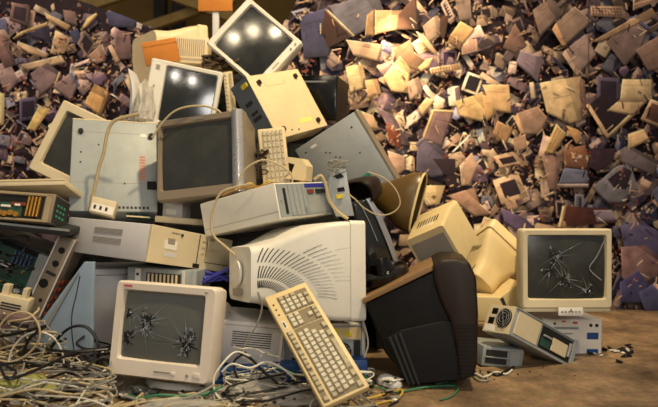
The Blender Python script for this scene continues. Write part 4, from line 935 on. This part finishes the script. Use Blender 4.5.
keyboard('cream keyboard standing upright between the grey-brown monitor and the tilted steel cover', dict(dims=(.36, .02, .13), loc=tuple(P(275, 166, 3.05)), rot=(0, 84, 6)), CREAM, 12, 5)
keyboard('pale keyboard standing on end right of the side-lying white monitor', dict(dims=(.26, .018, .05), loc=tuple(P(230, 96, 3.42)), rot=(0, 84, -4)), CREAM, 12, 2)
# cream L bracket by the keyboard
root = bpy.data.objects.new('plastic_bracket', None); C.objects.link(root); root.location = P(298, 180, 2.98); root.rotation_euler = (0, math.radians(8), math.radians(-20)); tag(root, 'cream angular plastic bracket behind the ports of the lying white computer', 'bracket')
m = MB(); m.loft([[(-.05, y, 0), (.055, y, 0), (.05, y, .07), (.02, y, .10), (-.055, y, .10), (-.055, y, .075), (-.01, y, .07), (-.02, y, .03)] for y in (-.04, .04)]); m.build('body', CREAM, root)
# steel handle plate right end of the lying computer
root, plate, hit = slabs('metal_bracket', 'perforated steel bracket with a yellow cap, at the right end of the lying white computer', 'bracket', 2.80, [(331, 172), (338, 168), (346, 170), (350, 196), (354, 216), (336, 217), (329, 200), (328, 182)], .02, STEEL, 'plate', yaw=-6, bev=.003)
plate('hole', [(334, 176), (341, 173), (344, 177), (337, 179)], -.003, .001, HOLE); plate('hole', [(337, 188), (344, 187), (345, 191), (338, 192)], -.003, .001, HOLE); plate('yellow_cap', [(336, 195), (343, 194), (343, 198), (337, 199)], -.010, .001, YELC, .001)
# ------------------------------------------------------------------ dark cases deep inside the heap, holding it up
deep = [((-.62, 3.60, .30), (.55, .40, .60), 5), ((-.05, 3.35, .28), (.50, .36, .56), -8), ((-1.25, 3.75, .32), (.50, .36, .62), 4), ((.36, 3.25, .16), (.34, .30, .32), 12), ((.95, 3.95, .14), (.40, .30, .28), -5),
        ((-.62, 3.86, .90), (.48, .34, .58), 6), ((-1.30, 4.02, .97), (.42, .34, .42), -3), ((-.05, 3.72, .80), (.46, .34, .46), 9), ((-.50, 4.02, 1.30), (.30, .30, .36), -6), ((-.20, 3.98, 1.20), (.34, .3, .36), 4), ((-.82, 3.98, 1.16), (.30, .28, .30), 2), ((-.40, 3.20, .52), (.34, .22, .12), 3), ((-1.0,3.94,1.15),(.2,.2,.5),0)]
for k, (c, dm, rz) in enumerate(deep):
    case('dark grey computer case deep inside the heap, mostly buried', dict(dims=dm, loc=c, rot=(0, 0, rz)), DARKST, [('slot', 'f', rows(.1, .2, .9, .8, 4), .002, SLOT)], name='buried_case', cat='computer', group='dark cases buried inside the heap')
# ------------------------------------------------------------------ cables
def cable(label, pts, r, mt, group=None, name='cable', plug=None):
    pts = [Vector(p) for p in pts]; z = pts[0]
    o = MB().tube([p-z for p in pts], r, 6, 5).build(name, mt, None, True); o.location = z
    tag(o, label, 'cable', group); return o
pl = lambda D, *q: [P(x, y, D) for x, y in q]
cable('thick cream cable hanging over the front of the blue-grey steel panel', pl(2.86, (139, 114), (118, 119), (110, 126), (106, 140), (104, 152), (99, 168), (96, 182), (93, 196)), .0075, BEIGEC)
o = MB().cyl((0, 0, 0), .014, .07, 'z', 12, .010).build('cable_plug', BEIGEC, None, True); o.location = P(92, 203, 2.86); o.rotation_euler = (0, .1, 0); tag(o, 'cream plug at the lower end of the thick cable over the steel panel', 'plug')
cable('beige cable arching over the grey-brown monitor frame to the steel panel', pl(2.88, (152, 138), (160, 126), (172, 113), (186, 107), (204, 106), (217, 110), (222, 114)), .005, BEIGEC)
cable('pale cable hanging in a loop down the left of the lying white computer', pl(2.60, (252, 184), (236, 187), (222, 192), (215, 204), (211, 222), (214, 236), (226, 247), (243, 262), (256, 276), (262, 290)), .005, BEIGEC)
cable('cream cable looping in front of the upright keyboard down to the rear plate', pl(2.72, (236, 190), (243, 172), (254, 163), (266, 160), (280, 165), (291, 174), (292, 186), (289, 194)), .0045, BEIGEC)
cable('thick beige cable hanging in front of the port plate to the big white monitor', pl(2.66, (314, 180), (321, 176), (326, 186), (329, 200), (338, 212), (348, 219)), .007, BEIGEC)
cable('thin cream wire looping across the dark shell at the centre right', pl(2.66, (346, 192), (356, 200), (364, 208), (378, 215), (392, 213), (400, 204), (396, 190), (384, 178), (368, 172)), .003, BEIGEC)
cable('tan wire along the top edge of the lying white computer', pl(2.75, (222, 196), (232, 191), (248, 187), (262, 186), (274, 183), (290, 184), (306, 181)), .004, GOLD)
cable('yellow wire bundle on the top edge of the lying white computer', pl(2.76, (240, 189), (250, 183), (258, 188), (268, 181), (280, 185)), .004, YELLC)
cable('white cable hanging down beside the right end of the steel computer back', pl(2.55, (361, 316), (366, 330), (368, 345), (364, 358), (358, 372)), .0035, WHITEC)
cable('grey cable descending left of the leaning keyboard', pl(2.42, (258, 292), (262, 306), (258, 322), (250, 336), (244, 348), (238, 352)), .0035, GREYC)
cable('long black cable looping high over the floor tangle at the left', [P(46, 362, 2.45), P(50, 350, 2.42), P(60, 336, 2.4), P(72, 327, 2.4), P(86, 327, 2.4), P(96, 338, 2.4), P(99, 352, 2.4), P(97, 364, 2.42)], .006, BLACKC)
cable('black power cable looping flat at the front left floor', [P(74, 383, 2.42), P(60, 396, 2.34), P(36, 402, 2.3), P(16, 402, 2.27), P(9, 396, 2.3), P(16, 389, 2.38), P(36, 386, 2.42), P(56, 388, 2.4), P(76, 392, 2.3), P(92, 386, 2.35)], .006, BLACKC)
cable('beige cable rising in a round loop at the far left edge', pl(2.36, (-6, 346), (0, 326), (12, 314), (28, 313), (38, 324), (39, 340), (28, 354), (14, 362)), .0042, BEIGEC)
cable('white cable arching over the blue-white sheet foot at the left', pl(2.38, (8, 366), (12, 350), (24, 336), (40, 332), (54, 338), (62, 352), (64, 366)), .0036, WHITEC)
cable('thin grey cable hanging down the blue-white sheet', pl(2.60, (80, 276), (76, 296), (72, 314), (72, 334), (74, 350)), .0022, BLACKC)
cable('black cable bundle knotted left of the front shattered monitor', [P(84, 356, 2.36), P(92, 362, 2.34), P(104, 358, 2.36), P(110, 366, 2.36), P(98, 374, 2.32), P(84, 368, 2.34), P(90, 356, 2.36), P(106, 354, 2.4)], .006, BLACKC)
cable('black cable crossing the tangle to the far left bracket', pl(2.38, (0, 336), (14, 334), (30, 330), (46, 326)), .006, BLACKC)
cable('black cable coming down to the floor near the far left bracket', pl(2.38, (46, 326), (32, 336), (24, 350), (24, 362), (34, 372)), .006, BLACKC)
cable('black cable snaking in front of the vented computer to the floor', [P(238, 352, 2.4), P(250, 358, 2.38), P(264, 372, 2.36), P(276, 382, 2.34), P(284, 398, 2.28), P(290, 412, 2.22)], .006, BLACKC)
cable('black cable falling left of the vented computer', [P(246, 352, 2.42), P(234, 362, 2.4), P(238, 378, 2.38), P(252, 390, 2.34), P(262, 402, 2.3)], .005, BLACKC)
cable('white cable sweeping right of the front shattered monitor', [P(250, 356, 2.36), P(236, 352, 2.34), P(224, 362, 2.3), P(214, 378, 2.28), P(216, 394, 2.26), P(228, 402, 2.24), P(244, 398, 2.28)], .004, WHITEC)
cable('white cable arching low before the vented computer', [P(222, 372, 2.28), P(232, 364, 2.28), P(250, 368, 2.28), P(266, 362, 2.3), P(282, 368, 2.3), P(296, 380, 2.3)], .004, WHITEC)
cable('green cable trailing behind the foot of the leaning keyboard', [P(250, 372, 2.5), P(266, 366, 2.5), P(284, 370, 2.48), P(300, 376, 2.46), P(316, 372, 2.46), P(340, 376, 2.44)], .005, GREENC)
cable('green cable along the base of the front shattered monitor', [P(124, 394, 2.3), P(140, 398, 2.22), P(160, 395, 2.2), P(180, 396, 2.22), P(206, 394, 2.24), P(222, 386, 2.28)], .005, GREENC)
cable('green cable on the floor below the black monitor', [P(360, 384, 2.46), P(380, 388, 2.4), P(396, 392, 2.36), P(420, 388, 2.4), P(440, 386, 2.43), P(456, 386, 2.44)], .004, GREENC)
cable('green cable from the mouse to the black monitor', [P(352, 372, 2.56), P(364, 376, 2.5), P(376, 384, 2.44)], .004, GREENC)
cable('thin green cable curling at the lower right of the black monitor', [G(440, 400, .005), G(452, 396, .005), G(458, 388, .006), G(448, 382, .006), G(436, 384, .01)], .003, GREENC)
cable('yellow cable on the floor right of the keyboard foot', [P(348, 402, 2.3), P(362, 400, 2.28), P(378, 396, 2.28), P(390, 392, 2.3), P(402, 390, 2.36), P(398, 398, 2.28), P(376, 404, 2.22)], .004, YELLC)
cable('grey cable curving from the shattered front monitor base to the right', [P(124, 396, 2.2), P(150, 402, 2.16), P(178, 400, 2.16), P(200, 393, 2.18), P(214, 385, 2.25)], .005, GREYC)
cable('white cable on the floor beside the steel chassis', [G(468, 378, .006), G(474, 373, .006), G(484, 377, .008), G(496, 372, .006), G(506, 374, .006), G(512, 370, .006)], .0045, WHITEC)
cable('grey curled cable end on the floor right of the black monitor', [G(470, 372, .006), G(478, 380, .006), G(488, 380, .006), G(482, 373, .006)], .004, GREYC)
cable('black short cable on the floor beside the steel chassis', [G(488, 372, .006), G(498, 375, .006), G(508, 370, .006), G(514, 367, .006)], .006, BLACKC)
for k, q in enumerate([((196, 276), (204, 272), (214, 274), (226, 271)), ((194, 281), (206, 277), (218, 280), (230, 275)), ((198, 273), (210, 281), (220, 276), (228, 281)), ((200, 284), (212, 277), (222, 272), (230, 268))]):
    cable('blue ribbon cable bulging out below the beige desktop front', pl(2.80-k*.012, *q), .008, BLUEC, 'blue cables below the desktop computer')
cable('thin beige wire over the cream keyboard and top computers', pl(3.2, (262, 140), (254, 132), (246, 124), (238, 112), (232, 100)), .004, BEIGEC)
rnd = random.Random(21)
def nest(label, group, n, box, D, mt, r, seed, steps=9, amp=14):
    rn = random.Random(seed)
    for _ in range(n):
        x, y = rn.uniform(box[0], box[2]), rn.uniform(box[1], box[3]); a = rn.uniform(0, 2*PI); pts = []
        for s_ in range(steps):
            dd_ = D+rn.uniform(-.05, .05)
            yy = y; lim = CAM_H-(yy-203.5)/640*dd_
            if lim < r+.002: dd_ = 640*(CAM_H-r-.002)/(yy-203.5)
            pts.append(P(x, yy, dd_)); a += rn.uniform(-1.1, 1.1); x += amp*math.cos(a); y += amp*.45*math.sin(a)
            if not (box[0] < x < box[2]): a = PI-a; x = min(max(x, box[0]), box[2])
            if not (box[1] < y < box[3]): a = -a; y = min(max(y, box[1]), box[3])
        cable(label, pts, r*rn.uniform(.8, 1.2), mt, group)
def floor_nest(label, group, n, x0, y0, x1, y1, mt, r, seed, steps=9, amp=.12, zmax=.10):
    rn = random.Random(seed)
    for _ in range(n):
        q = G(rn.uniform(x0, x1), rn.uniform(y0, y1)); a = rn.uniform(0, 2*PI); turn = rn.uniform(-.8, .8); pts = []; z = rn.uniform(r, zmax)
        for s_ in range(steps):
            pts.append((q.x, q.y, max(r, z))); turn = turn*.6+rn.uniform(-.55, .55); a += turn; q = q+Vector((math.cos(a)*amp, math.sin(a)*amp, 0)); z = max(r, min(zmax, z+rn.uniform(-.04, .04)))
            lo, hi = G(x0, y0), G(x1, y1)
            pxl = 329+640*q.x/q.y; pyl = 203.5+640*.7/q.y
            if pxl < x0 or pxl > x1: a = PI-a; q.x = max(min(q.x, (x1-329)/640*q.y), (x0-329)/640*q.y)
            if pyl < y0 or pyl > y1: a = -a; q.y = max(min(q.y, 448/(y0-203.5)), 448/(y1-203.5))
        cable(label, pts, r*rn.uniform(.75, 1.2), mt, group)
floor_nest('beige cord in the cable tangle on the floor at left', 'beige cords in the left floor tangle', 7, -15, 366, 112, 425, BEIGEC, .0032, 31, zmax=.12)
floor_nest('white cord in the cable tangle on the floor at left', 'white cords in the left floor tangle', 7, -15, 372, 112, 425, WHITEC, .0034, 32, zmax=.10)
floor_nest('black cord in the cable tangle on the floor at left', 'black cords in the left floor tangle', 8, -10, 362, 112, 415, BLACKC, .0048, 33, zmax=.16)
floor_nest('grey cord in the cable tangle on the floor at left', 'grey cords in the left floor tangle', 10, -10, 368, 116, 420, GREYC, .0034, 34, zmax=.12)
floor_nest('grey cord in the tangle before the leaning keyboard', 'grey cords in the centre floor tangle', 14, 225, 376, 372, 425, GREYC, .0032, 35, zmax=.05)
floor_nest('white cord in the tangle around the foot of the leaning keyboard', 'white cords in the centre floor tangle', 8, 225, 376, 372, 425, WHITEC, .003, 36, zmax=.05)
floor_nest('beige cord lying in front of the shattered monitor foot', 'beige cords before the front monitor', 8, 100, 402, 235, 430, BEIGEC, .0035, 37, zmax=.03)
floor_nest('grey cord lying in front of the shattered monitor foot', 'grey cords before the front monitor', 8, 100, 400, 235, 430, GREYC, .0035, 39, zmax=.03)
floor_nest('black cord in the tangle before the leaning keyboard', 'black cords in the centre floor tangle', 5, 228, 380, 330, 420, BLACKC, .0042, 38, zmax=.06)
nest('beige cord looping up the left edge of the heap', 'beige cords looping at the left edge', 7, (-8, 308, 56, 372), 2.42, BEIGEC, .0035, 41, amp=20)
nest('grey cord looping up the left edge of the heap', 'grey cords looping at the left edge', 5, (-8, 322, 66, 372), 2.42, GREYC, .0035, 42, amp=18)
nest('white thin wire hanging between vented computer and blue lid', 'thin white wires before the vented computer', 7, (232, 346, 290, 378), 2.44, WHITEC, .003, 43, amp=8)
nest('dark wire knot behind the topmost monitor corner', 'dark wires between the two upper white monitors', 12, (203, 56, 244, 96), 3.50, mat('brown_wire', (70, 54, 36), .5), .007, 44, amp=9)
nest('brown wire knot beside the upright cream keyboard', 'brown wires around the upright cream keyboard', 6, (246, 150, 268, 184), 3.0, mat('brown_wire', (70, 54, 36), .5), .004, 45, amp=8)
nest('coloured wire tuft before the tilted steel cover', 'thin wires before the tilted steel cover', 5, (328, 160, 348, 178), 2.80, GREYC, .0022, 46, amp=7)
nest('grey wire inside the opened computer at the left edge', 'wires in the opened computer at left', 4, (-4, 236, 34, 296), 2.70, DARKST, .004, 47, amp=12)
# ------------------------------------------------------------------ mouse, debris
root = bpy.data.objects.new('computer_mouse', None); C.objects.link(root); root.location = P(389, 385, 2.46); root.location.z = max(root.location.z, .0); root.rotation_euler = (0, 0, math.radians(35)); tag(root, 'grey-white computer mouse between keyboard and black monitor', 'mouse')
m = MB(); secs = []
for y, k, hh in ((-.058, .35, .012), (-.05, .75, .022), (-.02, 1, .034), (.02, 1, .036), (.045, .8, .028), (.056, .4, .014)):
    secs.append([(.034*k*math.cos(a), y, max(0, hh*math.sin(a))+.004 if math.sin(a) > 0 else .0+.004*(1+math.sin(a))) for a in [2*PI*i/20 for i in range(20)]])
m.loft(secs); m.build('mouse_body', LILAC, root, True)
for s_ in (-1, 1): MB().box((s_*.014, -.036, .030), (.024, .036, .005), .002).build('button', WHITE, root, True)
MB().cyl((0, -.036, .033), .006, .006, 'x', 12).build('scroll_wheel', SLOT, root, True)
def chip_piece(name, label, cat, c, s, mt, seed, group, flat=.25):
    rn = random.Random(seed); n = rn.randint(4, 6); a0 = rn.uniform(0, 6)
    pts = [(s*rn.uniform(.5, 1)*math.cos(a0+2*PI*i/n), s*rn.uniform(.5, 1)*math.sin(a0+2*PI*i/n), 0) for i in range(n)]
    o = MB().poly(pts, s*flat, (0, 0, 1)).build(name, mt, None); o.location = c; o.rotation_euler = (rn.uniform(-.5, .5), rn.uniform(-.5, .5), 0); return tag(o, label, cat, group)
rnd = random.Random(5)
for i in range(22):
    x = rnd.uniform(588, 632); c = G(x, 350+rnd.gauss(0, 4)+(x-588)*.06, .004)
    dark_ = rnd.random() < .65; chip_piece('debris_shard', ('dark' if dark_ else 'white')+' broken plastic shard on the floor right of the white computer front', 'debris', c, rnd.uniform(.008, .034), CHARC if dark_ else LABELW, 100+i, ('dark' if dark_ else 'white')+' shards at the right')
MB_ = [(LABELW, 'white'), (GREYP, 'grey'), (CHARC, 'dark'), (BEIGE, 'beige')]
for i in range(90):
    mt, cn = rnd.choice(MB_); x = rnd.uniform(225, 400); c = G(x, rnd.uniform(376, 412), rnd.uniform(.002, .03))
    chip_piece('debris_shard', cn+' broken plastic scrap on the floor around the leaning keyboard', 'debris', c, rnd.uniform(.008, .03), mt, 200+i, cn+' scraps around the keyboard')
for i in range(60):
    mt, cn = rnd.choice(MB_); c = G(rnd.uniform(-10, 225), rnd.uniform(378, 420), rnd.uniform(.002, .03))
    chip_piece('debris_shard', cn+' broken plastic scrap among the cables at the left', 'debris', c, rnd.uniform(.008, .03), mt, 300+i, cn+' scraps at the left')
for i in range(14):
    c = G(rnd.uniform(470, 580), rnd.uniform(366, 380), .002); chip_piece('debris_shard', 'tiny dark crumb on the floor before the opened computer', 'debris', c, rnd.uniform(.003, .008), CHARC, 400+i, 'dark crumbs at the right front')
for k, (x, y, s_) in enumerate([(248, 392, .10), (300, 398, .11), (330, 388, .09), (262, 384, .07)]):
    crumple('plastic_bag', ['crumpled clear bag at the left of the centre floor tangle', 'crumpled clear bag under the foot of the leaning keyboard', 'crumpled clear bag right of the keyboard foot', 'crumpled clear bag below the blue crate lid'][k], 'plastic bag', G(x, y, .012), s_, s_*.6, .035, BAG, 11+k)
crumple('foam_sheet', 'yellow-green foam sheet among the cables at the left', 'foam', G(24, 385, .05), .12, .07, .03, mat('foam', (150, 150, 84), .7), 8)
crumple('plastic_bag', 'crumpled clear bag right before the front shattered monitor foot', 'plastic bag', G(180, 408, .012), .14, .05, .03, BAG, 19)
crumple('broken_glass_heap', 'glittering broken glass heap under the left of the front shattered monitor', 'broken glass', G(138, 394, .012), .07, .04, .03, mat('glass_crumbs', (70, 72, 74), .2, metal=.5, dirt=.6, scale=60, bump=.5), 23)
# ------------------------------------------------------------------ light
def lamp(kind, name, loc, energy, col, size=.2, aim=None, spot=60, blend=.6):
    l = bpy.data.lights.new(name, kind); l.energy = energy; l.color = col
    if kind == 'AREA': l.shape = 'DISK'; l.size = size
    else: l.shadow_soft_size = size
    if kind == 'SPOT': l.spot_size = math.radians(spot); l.spot_blend = blend
    o = bpy.data.objects.new(name, l); C.objects.link(o); o.location = loc
    if aim: o.rotation_euler = (Vector(aim)-Vector(loc)).to_track_quat('-Z', 'Y').to_euler()
    return o
for x, y, z in ((-.46, -1.0, 2.37), (.10, -.95, 2.24)): lamp('POINT', 'hall_lamp', (x, y, z), 26, (1, .90, .74), .10)
lamp('AREA', 'fill_light', (.9, -1.2, 1.5), 26, (1, .96, .90), .8, (-.5, 3, .4))  # added soft fill from behind the camera, no seen source
for x, y, z in ((-2.0, -.75, 4.2), (-1.48, -.75, 4.4), (-.9, -.85, 4.4)): lamp('POINT', 'hall_lamp', (x, y, z), 44, (1, .82, .54), .11)
lamp('SPOT', 'hall_spotlight', (.9, 1.6, 4.2), 640, (1, .78, .46), .12, (-.1, 3.3, 1.0), 62, .7)
lamp('SPOT', 'mural_spotlight', (.75, 3.0, 3.4), 190, (1, .72, .42), .1, (.55, 4.29, 1.35), 75, 1)
lamp('SPOT', 'mural_spotlight', (.38, 3.95, 2.0), 44, (1, .66, .32), .03, (.46, 4.29, 1.62), 64, 1)
lamp('SPOT', 'mural_spotlight', (2.2, 2.2, 3.4), 85, (1, .76, .52), .15, (1.6, 4.29, .9), 75, 1)
lamp('SPOT', 'floor_spotlight', (2.0, 3.2, 3.4), 110, (1, .72, .36), .1, (1.55, 3.6, 0), 36, 1)
lamp('SPOT', 'mural_spotlight', (-2.2, 2.2, 4.2), 210, (1, .80, .64), .15, (-1.9, 4.29, 1.3), 60, 1)
w = bpy.data.worlds.new('hall_gloom'); bpy.context.scene.world = w; w.use_nodes = True
w.node_tree.nodes['Background'].inputs[0].default_value = (.80, .74, .68, 1); w.node_tree.nodes['Background'].inputs[1].default_value = .26
# ------------------------------------------------------------------ camera
cam = bpy.data.cameras.new('camera'); co = bpy.data.objects.new('camera', cam); C.objects.link(co)
co.location = (0, 0, CAM_H); co.rotation_euler = (PI/2, 0, 0); cam.sensor_width = 36; cam.lens = 36*640/658; cam.clip_start = .05
cam.dof.use_dof = True; cam.dof.focus_distance = 2.7; cam.dof.aperture_fstop = 2.0
sc = bpy.context.scene; sc.camera = co
sc.view_settings.view_transform = 'Standard'; sc.view_settings.look = 'None'; sc.view_settings.gamma = 1; sc.view_settings.exposure = .12
